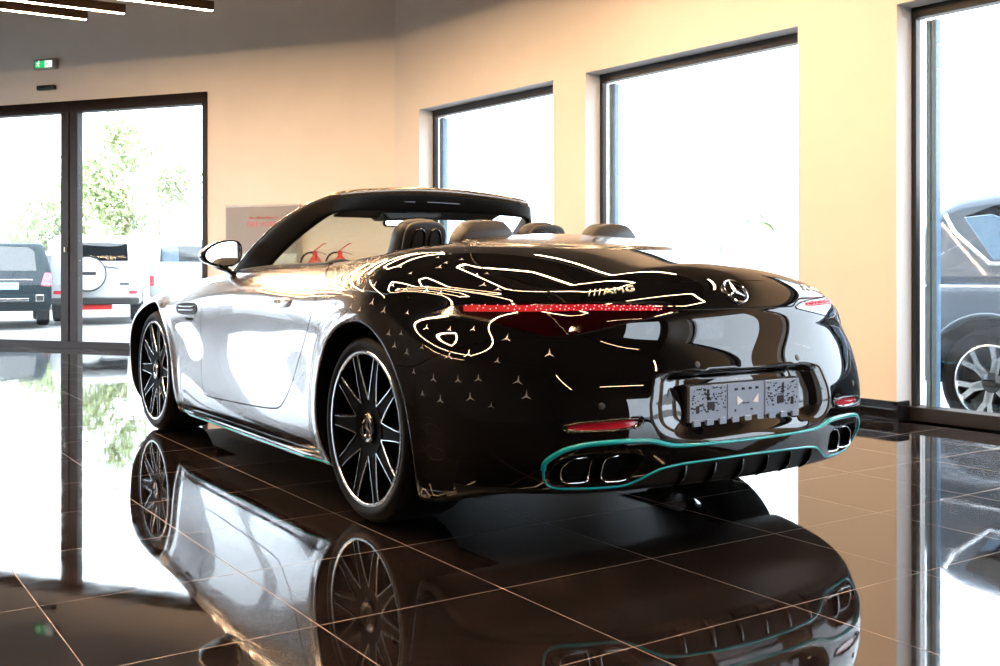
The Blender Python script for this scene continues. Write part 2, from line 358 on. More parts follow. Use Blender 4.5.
# ------------------------------------------------------------------ surface toolkit: smooth solids -> meshes
class CS:                                        # natural cubic spline
    def __init__(s, x, y):
        s.x = np.asarray(x, float); s.y = np.asarray(y, float); n = len(x); h = np.diff(s.x); A = np.eye(n); r = np.zeros((n,)+s.y.shape[1:])
        for i in range(1, n-1):
            A[i,i-1] = h[i-1]; A[i,i] = 2*(h[i-1]+h[i]); A[i,i+1] = h[i]
            r[i] = 6*((s.y[i+1]-s.y[i])/h[i]-(s.y[i]-s.y[i-1])/h[i-1])
        s.m = np.linalg.solve(A, r)
    def __call__(s, q):
        q = np.clip(q, s.x[0], s.x[-1]); i = np.clip(np.searchsorted(s.x, q)-1, 0, len(s.x)-2); h = s.x[i+1]-s.x[i]
        a = (s.x[i+1]-q)/h; b = (q-s.x[i])/h
        if s.y.ndim > 1: a = a[...,None]; b = b[...,None]; h = h[...,None]
        return a*s.y[i]+b*s.y[i+1]+((a**3-a)*s.m[i]+(b**3-b)*s.m[i+1])*h*h/6
class CS2:                                       # tensor spline through a table
    def __init__(s, x, z, T): s.sx = CS(x, np.eye(len(x))); s.sz = CS(z, np.eye(len(z))); s.T = np.asarray(T, float)
    def __call__(s, x, z):
        x, z = np.broadcast_arrays(x, z); sh = x.shape
        return np.einsum('ni,ij,nj->n', s.sx(x.ravel()), s.T, s.sz(z.ravel()), optimize=True).reshape(sh)
def smax(a, b, k): h = np.maximum(k-np.abs(a-b), 0)/k; return np.maximum(a, b)+h*h*k*.25
def smin(a, b, k): return -smax(-a, -b, k)
def sstep(a, b, x): t = np.clip((x-a)/(b-a), 0, 1); return t*t*(3-2*t)
def rbox(p, c, hsz, r):                          # rounded box distance, p list of coordinate arrays
    q = [np.abs(pi-ci)-hi+r for pi, ci, hi in zip(p, c, hsz)]
    o = np.sqrt(sum(np.maximum(v, 0)**2 for v in q)); i = q[0]
    for v in q[1:]: i = np.maximum(i, v)
    return o+np.minimum(i, 0)-r
def poly_dist(u, w, poly):                       # signed distance (negative inside) to a closed 2-D polygon
    P = np.asarray(poly, float); d = np.full(u.shape, 1e9); ins = np.zeros(u.shape, bool); n = len(P)
    for i in range(n):
        a = P[i]; b = P[(i+1) % n]; e = b-a; t = np.clip(((u-a[0])*e[0]+(w-a[1])*e[1])/(e@e), 0, 1)
        d = np.minimum(d, np.hypot(u-a[0]-e[0]*t, w-a[1]-e[1]*t))
        if a[1] != b[1]:
            c = (a[1] > w) != (b[1] > w); xi = (b[0]-a[0])*(w-a[1])/(b[1]-a[1])+a[0]; ins ^= c & (u < xi)
    return np.where(ins, -d, d)
def line_dist(u, w, pl):                         # unsigned distance to an open polyline
    P = np.asarray(pl, float); d = np.full(u.shape, 1e9)
    for a, b in zip(P[:-1], P[1:]):
        e = b-a; t = np.clip(((u-a[0])*e[0]+(w-a[1])*e[1])/(e@e), 0, 1); d = np.minimum(d, np.hypot(u-a[0]-e[0]*t, w-a[1]-e[1]*t))
    return d
def rnd_poly(P, n=5, closed=True):               # corner-cutting of a polygon
    P = [np.array(p, float) for p in P]
    for _ in range(n):
        Q_ = []
        m = len(P)
        for i in range(m if closed else m-1):
            a = P[i]; b = P[(i+1) % m]; Q_ += [a*.75+b*.25, a*.25+b*.75]
        if not closed: Q_ = [P[0]]+Q_+[P[-1]]
        P = Q_
    return P
def surface_net(fn, lo, hi, h):
    ax = [np.arange(l, u+h*.5, h) for l, u in zip(lo, hi)]
    V = fn(ax[0][:,None,None], ax[1][None,:,None], ax[2][None,None,:]).astype(np.float32)
    sg = V < 0; n = [len(a)-1 for a in ax]
    cn = np.zeros(n, np.int8)
    for i in (0,1):
        for j in (0,1):
            for k in (0,1): cn += sg[i:i+n[0], j:j+n[1], k:k+n[2]]
    I = np.argwhere((cn > 0) & (cn < 8)); idx = -np.ones(n, np.int32); idx[tuple(I.T)] = np.arange(len(I))
    pos = np.zeros((len(I), 3)); cnt = np.zeros(len(I))
    cor = [(i,j,k) for i in (0,1) for j in (0,1) for k in (0,1)]
    for a in range(8):
        for b in range(a+1, 8):
            A = np.array(cor[a]); B = np.array(cor[b])
            if np.abs(A-B).sum() != 1: continue
            va = V[tuple((I+A).T)]; vb = V[tuple((I+B).T)]; cr = (va < 0) != (vb < 0)
            t = np.where(cr, va/np.where(cr, va-vb, 1), 0)[:,None]
            pos += np.where(cr[:,None], A+(B-A)*t, 0); cnt += cr
    P = (I+pos/cnt[:,None])*h+np.array([a[0] for a in ax])
    F = []
    for d in range(3):
        e, g = [(1,2),(2,0),(0,1)][d]
        s0 = [slice(None)]*3; s1 = [slice(None)]*3; s0[d] = slice(0,-1); s1[d] = slice(1,None)
        for q in (e, g): s0[q] = slice(1,-1); s1[q] = slice(1,-1)
        ch = sg[tuple(s0)] != sg[tuple(s1)]; L = np.argwhere(ch)
        fl = sg[tuple(s0)][tuple(L.T)]
        base = L.copy(); base[:,e] += 1; base[:,g] += 1
        def c(de, dg): q = base.copy(); q[:,e] -= de; q[:,g] -= dg; return idx[tuple(q.T)]
        qd = np.stack([c(1,1), c(0,1), c(0,0), c(1,0)], 1); qd[~fl] = qd[~fl][:, ::-1]; F.append(qd)
    return P, np.concatenate(F)
def grad(fn, P, e=1e-4):
    g = np.zeros_like(P)
    for i in range(3):
        a = P.copy(); a[:,i] += e; b = P.copy(); b[:,i] -= e
        g[:,i] = (fn(*a.T)-fn(*b.T))/(2*e)
    return g
def project(fn, P, it=3, lim=.01):
    for _ in range(it):
        g = grad(fn, P); v = fn(*P.T); s = v/np.maximum((g*g).sum(1), .05)
        P = P-g*np.clip(s, -lim, lim)[:,None]
    return P
def soup(P, F):
    a = P[F[:,[0,1,2]]]; b = P[F[:,[0,2,3]]]
    # split along the shorter diagonal
    d1 = np.linalg.norm(P[F[:,0]]-P[F[:,2]], axis=1); d2 = np.linalg.norm(P[F[:,1]]-P[F[:,3]], axis=1); m = d2 < d1
    a[m] = P[F[m][:,[0,1,3]]]; b[m] = P[F[m][:,[1,2,3]]]
    return np.concatenate([a, b])
def cut(T, fn):                                  # cut a triangle soup along fn=0 -> (inside fn<0, outside)
    if len(T) == 0: return T, T
    g = fn(T[...,0], T[...,1], T[...,2]); g = np.where(np.abs(g) < 1e-7, 1e-7, g); neg = g < 0; c = neg.sum(1)
    ins = [T[c == 3]]; out = [T[c == 0]]
    for cc in (1, 2):
        m = c == cc
        if not m.any(): continue
        t = T[m]; gg = g[m]; lone = np.argmax(neg[m] if cc == 1 else ~neg[m], axis=1); r = np.arange(len(t))
        i0, i1, i2 = lone, (lone+1) % 3, (lone+2) % 3
        A, B, C_ = t[r,i0], t[r,i1], t[r,i2]; ga, gb, gc = gg[r,i0], gg[r,i1], gg[r,i2]
        X = A+(B-A)*(ga/(ga-gb))[:,None]; Y = A+(C_-A)*(ga/(ga-gc))[:,None]
        one = np.stack([A, X, Y], 1); two = np.concatenate([np.stack([X, B, C_], 1), np.stack([X, C_, Y], 1)])
        (ins if cc == 1 else out).append(one); (out if cc == 1 else ins).append(two)
    return np.concatenate(ins), np.concatenate(out)
def weld(T):
    q = np.round(T.reshape(-1, 3)*2e5).astype(np.int64); _, first, inv = np.unique(q, axis=0, return_index=True, return_inverse=True)
    F = inv.reshape(-1, 3); ok = (F[:,0] != F[:,1]) & (F[:,1] != F[:,2]) & (F[:,0] != F[:,2])
    return T.reshape(-1, 3)[first], F[ok]
def mesh_from(name, pieces, mats, fn, parent=None, offset=(0,0,0), solid=0.):
    # pieces: list of (soup, material index, inset along the normal)
    Vs = []; Fs = []; Ms = []; Ns = []; n = 0
    for T, mi, inset in pieces:
        if len(T) == 0: continue
        P, F = weld(T); N = grad(fn, P); N /= np.maximum(np.linalg.norm(N, axis=1), 1e-9)[:,None]
        Vs.append(P-N*inset); Ns.append(N); Fs.append(F+n); Ms.append(np.full(len(F), mi)); n += len(P)
    V = np.concatenate(Vs)-np.array(offset); F = np.concatenate(Fs); Mi = np.concatenate(Ms); N = np.concatenate(Ns)
    me = bpy.data.meshes.new(name); me.vertices.add(len(V)); me.vertices.foreach_set('co', V.ravel())
    me.loops.add(F.size); me.loops.foreach_set('vertex_index', F.ravel().astype(np.int32))
    me.polygons.add(len(F)); me.polygons.foreach_set('loop_start', np.arange(0, F.size, 3, dtype=np.int32)); me.polygons.foreach_set('loop_total', np.full(len(F), 3, np.int32))
    for m in (mats if isinstance(mats, (list, tuple)) else [mats]): me.materials.append(m)
    me.polygons.foreach_set('material_index', Mi.astype(np.int32)); me.update(calc_edges=True); 
    me.polygons.foreach_set('use_smooth', [True]*len(F)); me.normals_split_custom_set_from_vertices(N.tolist())
    o = bpy.data.objects.new(name, me); COL.objects.link(o)
    if parent is not None: o.parent = parent
    return o
def gap(T, fn, w=.0028):                         # cut a shut line: returns inside, outside, strip
    a, b = cut(T, lambda x, y, z: fn(x, y, z)+w); s, b = cut(b, lambda x, y, z: fn(x, y, z)-w)
    return a, b, s
# ------------------------------------------------------------------ the roadster's body
XS = [-1.10,-.80,-.40,0,.40,.80,1.20,1.70,2.10,2.70,3.20,3.65]
ZS = [.10,.18,.26,.36,.48,.60,.70,.78,.85,.92,1.00,1.10]
TY = [[.72,.80,.86,.89,.90,.89,.87,.83,.77,.70,.62,.50],
      [.84,.88,.91,.925,.93,.93,.915,.885,.84,.78,.70,.58],
      [.86,.90,.925,.945,.955,.960,.955,.94,.915,.875,.81,.70],
      [.86,.90,.93,.945,.955,.962,.962,.955,.938,.905,.85,.75],
      [.86,.90,.925,.937,.942,.948,.955,.952,.937,.905,.85,.76],
      [.86,.90,.920,.931,.937,.943,.949,.949,.936,.905,.85,.76],
      [.86,.90,.920,.930,.936,.942,.948,.949,.936,.905,.85,.76],
      [.86,.90,.920,.931,.938,.944,.949,.945,.925,.885,.83,.74],
      [.86,.90,.92,.932,.935,.942,.948,.935,.905,.86,.79,.7],
      [.86,.90,.93,.945,.955,.955,.94,.905,.85,.77,.68,.60],
      [.84,.89,.915,.926,.930,.922,.89,.84,.78,.69,.60,.50],
      [.60,.66,.70,.71,.70,.67,.62,.56,.50,.40,.30,.20]]
Yside = CS2(XS, ZS, TY)
ZXC = CS([-1.2,-1.0,-.87,-.70,-.40,-.19,.15,.45,1.0,1.6,1.9,2.3,2.7,3.1,3.4,3.7], [.86,.905,.934,.966,1.024,1.051,1.074,1.074,1.0,.96,.95,.915,.868,.80,.72,.60])
ZXE = CS([-1.2,-1.0,-.87,-.70,-.40,-.19,.15,.45,1.0,1.6,1.9,2.3,2.7,3.1,3.4,3.7], [.72,.755,.785,.835,.925,.978,.998,.975,.952,.932,.915,.885,.85,.78,.69,.55])
XRZ = CS([.10,.16,.22,.28,.34,.42,.50,.58,.66,.72,.78,.84,.89,.94,1.0], [-.84,-.93,-.985,-1.025,-1.05,-1.060,-1.055,-1.035,-1.008,-.996,-.988,-.952,-.908,-.855,-.79])
WHEELS = (0.0, 2.70); TYRE = .345; ARCH = .388
def ton_x(a): return -.53+1.25*a*a
def Ztop(x, y):
    a = np.abs(y); d = np.maximum(ton_x(a)-x, a-(.440+(.255-x)*.305))
    return ZXC(x)-(ZXC(x)-ZXE(x))*(a/.75)**2.0+.009*sstep(.004,-.04,d)*sstep(.5,.3,x)
def plan_rear(y, z): a = np.abs(y); return .052*(a/.5)**2+.13*(a/.85)**6*(1+1.4*sstep(.62,.84,z))
PLATE = rnd_poly([(-.455,.455),(-.36,.395),(.36,.395),(.455,.455),(.40,.585),(.33,.615),(-.33,.615),(-.40,.585)], 3)
def recess(y, z):
    a = np.abs(y-YO)
    return .045*(1-sstep(.265,.43,a+.35*np.maximum(z-.50,0)+.5*np.maximum(.46-z,0)))*sstep(.37,.45,z)*(1-sstep(.572,.602,z))
YO = .024
POD = [(.715,.29),(.70,.335),(.665,.358),(.60,.365),(.47,.362),(.43,.345),(.44,.30),(.47,.262),(.52,.252),(.67,.252),(.70,.262)]
REFL = [(.690,.441),(.672,.452),(.607,.460),(.45,.467),(.448,.447),(.475,.433),(.58,.427),(.68,.429)]
def pods(y, z):
    a, z = np.broadcast_arrays(np.abs(y-YO), z)
    return .045*sstep(-.002,-.03,poly_dist(a, z, POD))+.007*sstep(.0,-.010,poly_dist(a, z, REFL))
def Xrear(y, z): return pods(y, z)+ XRZ(z)+plan_rear(y, z)+recess(y, z)
def Xfront(y, z): a = np.abs(y); return 3.62-.06*(a/.5)**2-.10*(a/.85)**5-1.6*np.maximum(z-.55,0)**1.6-.15*np.maximum(.35-z,0)
def flare(x, z):
    f = 0
    for xw in WHEELS:
        d = np.hypot(x-xw, z-TYRE); f = f+.014*np.exp(-((d-ARCH-.01)/.05)**2)
    return f
def body0(x, y, z):                              # before the wheel houses and the cabin are cut out
    a = np.abs(y)
    s = a-(Yside(x, z)+flare(x, z)+.0*a)
    t = (z-Ztop(x, y))*.95
    kx = .16
    b = smax(s, t, kx)
    r = (Xrear(y, z)-x)*.93
    b = smax(b, r, .06)
    b = smax(b, x-Xfront(y, z), .12)
    zb = .135+.085*sstep(-.35,-.75,x)+.05*np.maximum(x-3.2, 0)
    return smax(b, zb-z, .03)
def cabin(x, y, z):
    d = rbox((x, y), (.91, 0), (.87, .745), .22)
    return smax(d, .55-z, .1)
def body(x, y, z):
    b = body0(x, y, z); a = np.abs(y)
    for xw in WHEELS:
        c = np.maximum(np.hypot(x-xw, z-TYRE)-ARCH, .58-a); b = smax(b, -c, .012)
    return smax(b, -cabin(x, y, z), .03)
# ------------------------------------------------------------------ the convertible
def paint_mat():
    m = bpy.data.materials.new('fading_silver_to_black_paint'); m.use_nodes = True; nt = m.node_tree; N = nt.nodes; L = nt.links; b = N['Principled BSDF']
    tc = N.new('ShaderNodeTexCoord'); sp = N.new('ShaderNodeSeparateXYZ'); L.new(tc.outputs['Object'], sp.inputs[0])
    a = N.new('ShaderNodeMath'); a.operation = 'MULTIPLY_ADD'; a.inputs[1].default_value = -.55; L.new(sp.outputs['Z'], a.inputs[0]); L.new(sp.outputs['X'], a.inputs[2])
    mr = N.new('ShaderNodeMapRange'); mr.interpolation_type = 'SMOOTHSTEP'; mr.inputs[1].default_value = -.56; mr.inputs[2].default_value = .02; L.new(a.outputs[0], mr.inputs[0])
    rp = N.new('ShaderNodeMix'); rp.data_type = 'RGBA'; L.new(mr.outputs[0], rp.inputs[0]); rp.inputs[6].default_value = (.003,.003,.0035,1); rp.inputs[7].default_value = (.50,.50,.51,1)
    L.new(rp.outputs[2], b.inputs['Base Color'])
    m2 = N.new('ShaderNodeMath'); m2.operation = 'MULTIPLY'; m2.inputs[1].default_value = .86; L.new(mr.outputs[0], m2.inputs[0]); L.new(m2.outputs[0], b.inputs['Metallic'])
    b.inputs['Roughness'].default_value = .22; mr2 = N.new('ShaderNodeMath'); mr2.operation = 'MULTIPLY'; mr2.inputs[1].default_value = .5; L.new(mr.outputs[0], mr2.inputs[0]); L.new(mr2.outputs[0], b.inputs['Specular IOR Level'])
    b.inputs['Coat Weight'].default_value = 1; b.inputs['Coat Roughness'].default_value = .015; b.inputs['Coat IOR'].default_value = 1.6
    return m
M['paint'] = paint_mat()
M['gapm'] = mat('shut_line_dark', (.004,.004,.004), .7, noise=(30,.1))
M['star'] = mat('silver_star_print', (.55,.55,.57), .35, metal=.7, noise=(30,.05))
M['lining'] = mat('cabin_leather', (.012,.011,.011), .55, noise=(30,.2))
M['liner'] = mat('wheel_house_liner', (.003,.003,.003), .85, spec=.1, noise=(30,.2))
M['soft'] = mat('satin_black_cover', (.010,.0095,.0095), .22, coat=.7, coat_r=.08, noise=(30,.1))
M['lens'] = mat('dark_red_lens', (.010,.0004,.0007), .05, coat=1, noise=(30,.15))
M['redrefl'] = mat('red_reflector', (.55,.01,.03), .12, coat=1, noise=(200,.2))
M['redled'] = emis('red_led_bar', (1.0,.004,.022), .36)
M['reddot'] = emis('red_led_dot', (1.0,.30,.36), 2.6)
M['carrier'] = mat('cool_lit_plate_carrier', (.24,.31,.43), .4, noise=(20,.06))  # blue in the grey stands for cool window light
M['darkchrome'] = mat('dark_chrome', (.12,.115,.11), .12, metal=1, noise=(10,.05))
M['machined'] = mat('machined_aluminium', (.72,.76,.78), .2, metal=1, noise=(40,.05))
M['skirt'] = mat('skirt_floor_sheen', (.42,.43,.44), .08, metal=1, noise=(5,.03))  # gloss black skirt given a metal tone to carry the bright floor reflection
M['badge'] = mat('bright_badge_metal', (.9,.86,.78), .38, metal=.8, noise=(20,.03))
M['sheenmat'] = mat('warm_wall_sheen', (.16,.13,.10), .2, metal=.7, coat=1, noise=(12,.05))  # bronze tone stands for the wall mirrored in the gloss black header
M['handle'] = mat('silver_handle', (.75,.75,.76), .22, metal=.9, coat=1, noise=(9,.03))
M['spoke'] = mat('satin_black_wheel', (.003,.003,.0035), .45, spec=.02, noise=(20,.1))
M['pillar'] = mat('matte_black_trim', (.0025,.0025,.0025), .5, spec=.22, noise=(30,.1))
M['mirror'] = mat('mirror_glass', (.92,.95,.96), .005, metal=1, noise=(2,.005))
def bis(fn, lo, hi, it=36):                      # fn>0 at lo, <0 at hi (vectors)
    lo = np.array(lo, float); hi = np.array(hi, float)
    for _ in range(it):
        m = (lo+hi)/2; neg = fn(m) < 0; hi = np.where(neg, m, hi); lo = np.where(neg, lo, m)
    return (lo+hi)/2
def on_rear(y, z): y, z = np.atleast_1d(np.asarray(y, float)), np.atleast_1d(np.asarray(z, float)); return np.stack([bis(lambda x: body0(x, y, z), np.full(y.shape, -1.4), np.full(y.shape, -.3)), y, z], 1)
def on_side(x, z, s=1): x, z = np.atleast_1d(np.asarray(x, float)), np.atleast_1d(np.asarray(z, float)); return np.stack([x, s*bis(lambda y: body0(x, s*y, z), np.full(x.shape, 1.3), np.full(x.shape, .2)), z], 1)
def on_top(x, y): x, y = np.atleast_1d(np.asarray(x, float)), np.atleast_1d(np.asarray(y, float)); return np.stack([x, y, bis(lambda z: body0(x, y, z), np.full(x.shape, 1.5), np.full(x.shape, .5))], 1)
def nrm(P): g = grad(body0, np.asarray(P, float)); return g/np.linalg.norm(g, axis=1)[:,None]
DOOR = [(1.80,1.3),(1.80,.90),(1.785,.80),(1.80,.71),(1.833,.573),(1.845,.33),(1.83,.295),(1.79,.283),(1.05,.308),(.87,.322),(.81,.335),(.75,.372),(.68,.43),(.632,.49),(.541,.60),(.445,.706),(.405,.79),(.41,.85),(.46,.90),(.60,.945),(.719,.966),(.74,1.3)]
DOOR = [tuple(p) for p in rnd_poly(DOOR, 2)]
TAIL = [(.897,.784),(.86,.806),(.80,.819),(.70,.823),(.58,.824),(.40,.818),(.32,.808),(.270,.7915),(.36,.776),(.48,.757),(.60,.729),(.655,.716),(.715,.718),(.76,.736),(.80,.752),(.845,.767)]
LIDA = CS([-1.2,-.95,-.811,-.737,-.627,-.515,-.412,-.336,-.24,-.171,0], [.62,.62,.630,.645,.660,.679,.690,.672,.622,.575,.53])
def f_tail(x, y, z): a = np.abs(y); return np.maximum(poly_dist(a, z, TAIL), x+.2)
def lid_low(a): return .797+.0265*sstep(.255,.335,a)
def f_lid(x, y, z): a = np.abs(y); return np.maximum(np.maximum(a-LIDA(x), lid_low(a)-z), x-ton_x(a))
def f_ton(x, y, z): a = np.abs(y); return np.maximum(np.maximum(ton_x(a)-x, a-(.440+(.255-x)*.305)), .85-z)
def f_door(x, y, z): return np.maximum(poly_dist(x, z, DOOR), .55-np.abs(y))
def f_bump(x, y, z):
    a = np.abs(y); zc = np.where(a < .66, .90, .705-.105*sstep(-.75,-.36,x)); return np.maximum(z-zc, x+.30)
def f_well(x, y, z): return np.maximum(np.minimum(np.hypot(x, z-TYRE), np.hypot(x-2.7, z-TYRE))-ARCH-.004, .55-np.abs(y))
def f_under(x, y, z): return z-(.150+.085*sstep(-.35,-.75,x)+.05*np.maximum(x-3.2, 0))
SKL = CS([.30,.318,.50,.706,1.17,1.7,2.18,2.4], [.200,.200,.220,.232,.240,.228,.196,.18])
def f_skirt(x, y, z): return np.maximum(np.maximum(z-SKL(x), x-2.36), .33-x)
TEAL_U = [(.725,.308),(.727,.330),(.712,.350),(.69,.368),(.66,.381),(.61,.391),(.52,.3955),(.44,.394),(.405,.389),(.37,.378),(.33,.370),(.26,.3675),(.13,.3665),(0,.366)]
TEAL_L = [(.725,.308),(.718,.278),(.703,.256),(.68,.246),(.64,.2435),(.575,.243),(.49,.244),(.465,.249),(.43,.263),(.40,.281),(.365,.297),(.33,.304),(.26,.309),(.13,.3125),(0,.314)]
DIFL = CS([0,.13,.26,.33,.37,.40,.43,.47,.52,.62,.80], [.314,.3125,.309,.304,.295,.281,.263,.248,.2435,.243,.243])
def f_diff(x, y, z): return np.maximum(z-DIFL(np.abs(y-YO)), x+.60)
def f_hood(x, y, z): a = np.abs(y); return np.maximum(np.maximum(a-(.60+.06*(2.9-x)), 1.93-.1*a*a-x), np.maximum(x-3.28+.25*a*a, .6-z))
def f_hline(x, y, z): return line_dist(x, z, [(.64,.487),(.28,.513)])-.0016
def f_spoil(x, y, z): return np.abs(z-(.8895-.06*y*y))-.0012
P_, F_ = surface_net(body, (-1.12,-1.0,.10), (3.68,1.0,1.14), .0105)
P_ = project(body, P_)
T_ = soup(P_, F_)
CAR = empty('convertible_car', (0,0,0), 0, 'open-top two-door convertible fading from silver nose to star-printed black tail on the tiled floor', 'car')
lin, T_ = cut(T_, lambda x, y, z: np.maximum(cabin(x, y, z)-.012, .4-z))
well, T_ = cut(T_, f_well)
und, T_ = cut(T_, f_under)
door, T_, g1 = gap(T_, f_door)
tail, T_, g2 = gap(T_, f_tail, .002)
lid, T_, g3 = gap(T_, f_lid)
ton, T_, g4 = gap(T_, f_ton, .003)
bump, T_, g5 = gap(T_, f_bump, .0015)
skirt, T_ = cut(T_, f_skirt)
hood, T_, g6 = gap(T_, f_hood)
hl, T_ = cut(T_, f_hline)
diff, bump = cut(bump, f_diff)
podc, bump = cut(bump, lambda x, y, z: np.maximum(poly_dist(np.abs(y-YO), z, POD)+.004, x+.6))
sp_, lid = cut(lid, f_spoil)
gaps = np.concatenate([g1, g2, g3, g4, g5, g6, hl])
bodyo = mesh_from('body_shell', [(T_,0,0),(gaps,1,.004)], [M['paint'],M['gapm']], body, CAR)
mesh_from('cabin_lining', [(lin,0,0)], M['lining'], body, CAR)
for s in (1, -1):
    h_, _ = cut(well, lambda x, y, z: -y*s)
    for q_ in (1, -1): w_, _ = cut(h_, lambda x, y, z: (x-1.35)*q_); mesh_from('wheel_house', [(w_,0,0)], M['liner'], body, CAR)
mesh_from('underbody', [(und,0,0)], M['plastic'], body, CAR)
DOORS = {}
for s in (1, -1):
    h_, _ = cut(door, lambda x, y, z: -y*s)
    d = mesh_from('door', [(h_,0,0)], M['paint'], body, CAR); DOORS[s] = d
    k, _ = cut(skirt, lambda x, y, z: -y*s); sk = mesh_from('side_skirt', [(k,0,0)], M['skirt'], body, CAR)
    xs = np.linspace(.36, 2.28, 40); b = MB(); zt = .158+0*xs
    Pt = on_side(xs, zt, s); v = []
    for i, p in enumerate(Pt):
        e = .028*min(1, min(i, 39-i)/4); v += [(p[0],p[1]-s*.03,p[2]+.012),(p[0],p[1]+s*e,p[2]+.004),(p[0],p[1]+s*e,p[2]-.006),(p[0],p[1]-s*.03,p[2]-.012)]
    f = [(4*i+k_, 4*i+(k_+1) % 4, 4*i+4+(k_+1) % 4, 4*i+4+k_) for i in range(39) for k_ in range(4)]+[(0,1,2,3),(156,157,158,159)]
    b.add(v, f); b.build('blade', M['gloss'], sk, smooth=True, auto=40)
    b = MB(); b.tube([(p[0], p[1]+s*(.028*min(1, min(i, 39-i)/4)), p[2]-.001) for i, p in enumerate(Pt)], .0035, 6); b.build('edge_stripe', M['teal'], sk, smooth=True)
mesh_from('hood', [(hood,0,0)], M['paint'], body, CAR)
LID = mesh_from('trunk_lid', [(lid,0,0),(sp_,1,.003)], [M['paint'],M['gapm']], body, CAR)
mesh_from('tonneau_cover', [(ton,0,0)], M['soft'], body, CAR)
BUMP = mesh_from('rear_bumper', [(bump,0,0)], M['paint'], body, CAR)
for s in (1, -1): h_, _ = cut(podc, lambda x, y, z: -y*s); mesh_from('outlet_recess', [(h_,0,0)], M['liner'], body, BUMP)
DIFF = mesh_from('diffuser', [(diff,0,0)], M['pillar'], body, CAR)
# stars printed on the black quarter panels
rs = random.Random(11)
def stars(name, pts, parent, up=None):
    v = []; f = []
    for p, n, r in pts:
        n = Vector(n); u = Vector((0,0,1))-n*n.z
        if u.length < .25: u = Vector((1,0,0))-n*n.x
        u.normalize(); w = n.cross(u); p = Vector(p)+n*.0007; k = len(v)
        a0 = rs.uniform(-.12, .12)
        for i in range(6):
            a = a0+i*PI/3; q = r if i % 2 == 0 else r*.17
            v.append(p+u*(q*math.cos(a))+w*(q*math.sin(a)))
        f.append(tuple(range(k, k+6)))
    b = MB(); b.add(v, f); me_o = b.build(name, M['star'], parent); me_o['kind'] = 'stuff'; return me_o
sp = []
for i in range(17):
    for j in range(8):
        for s in (1, -1):
            x = .62-i*.092+(.046 if j % 2 else 0)+rs.uniform(-.02,.02); z = .52+j*.068+rs.uniform(-.018,.018)
            p = on_side([x], [z], s)[0]
            q = (p[0], abs(p[1]), p[2])
            if not np.isfinite(p).all() or abs(p[1]) < .35: continue
            ev = lambda fn: fn(np.array([p[0]]), np.array([p[1]]), np.array([p[2]]))[0]
            if abs(body0(*p.reshape(3,1))[0]) > 1e-3 or ev(f_well) < .04 or ev(f_tail) < .03 or ev(f_door) < .02 or ev(f_lid) < .02 or ev(f_ton) < .02 or cabin(*p.reshape(3,1))[0] < .05: continue
            if p[0] < -.86: continue
            sp.append((p, nrm([p])[0], rs.choice((.013,.016,.019))))
for i in range(9):
    for j in range(4):
        for s in (1, -1):
            x = .15-i*.075+rs.uniform(-.02,.02); y = s*(.58+j*.055+rs.uniform(-.015,.015))
            p = on_top([x], [y])[0]; ev = lambda fn: fn(*p.reshape(3,1))[0]
            if ev(f_tail) < .03 or ev(f_lid) < .02 or ev(f_ton) < .02 or cabin(*p.reshape(3,1))[0] < .06: continue
            sp.append((p, nrm([p])[0], .013))
stars('star_print', sp, CAR)
# tail lights
for s in (1, -1):
    h_, _ = cut(tail, lambda x, y, z: -y*s)
    LEDP = [(.845,.790),(.838,.812),(.58,.8185),(.40,.8125),(.34,.806),(.36,.795),(.58,.798)]
    led, rest = cut(h_, lambda x, y, z: poly_dist(np.abs(y), z, LEDP))
    tl = mesh_from('tail_light', [(rest,0,0)], M['lens'], body, CAR)
    mesh_from('led_bar', [(led,0,.0015)], M['redled'], body, tl)
    b = MB(); n_ = 0
    for i in range(46):
        a = .335+.495*i/45
        for j in range(2):
            zz = .8005+.010*j+(.0015 if (i+j) % 2 else -.0015)-.004*max(0,(.40-a)/.07)+(.0015 if .5 < a < .65 else 0)
            if (i*7+j*3) % 5 == 0: continue
            p = on_rear(s*(a+.004*j), zz)[0]; n = nrm([p])[0]
            b.sphere(p+n*.0012, .0021, 6, 4)
    o_ = b.build('led_dot', M['reddot'], tl, smooth=True); o_['kind'] = 'stuff'
    # inner crease of the lens
    b = MB(); b.tube([p+nrm([p])[0]*.001 for p in on_rear([s*a for a in np.linspace(.69,.655,8)], np.linspace(.786,.722,8))], .0022, 6); b.build('lens_crease', M['darkchrome'], tl, smooth=True)
# teal trim, one loop per side running to the middle
def ribbon(pts2, r0, lift=.001, s=1):
    q = [tuple(p) for p in rnd_poly(pts2, 3, False)]
    P = on_rear([s*p[0]+YO for p in q], [p[1] for p in q]); N = nrm(P); return [tuple(p+n*lift) for p, n in zip(P, N)]
b = MB()
full_u = [(p[0], p[1]) for p in TEAL_U]
for s in (1, -1):
    pu = ribbon([(a, z) for a, z in TEAL_U], .006, .0, s); pl = ribbon([(a, z) for a, z in TEAL_L], .004, .0, s)
    b.tube(pu, [.0085-.0035*sstep(.42,.2,abs(p[1])) for p in pu], 10); b.tube(pl, [.0045 for p in pl], 8)
b.build('teal_trim', M['teal'], BUMP, smooth=True)
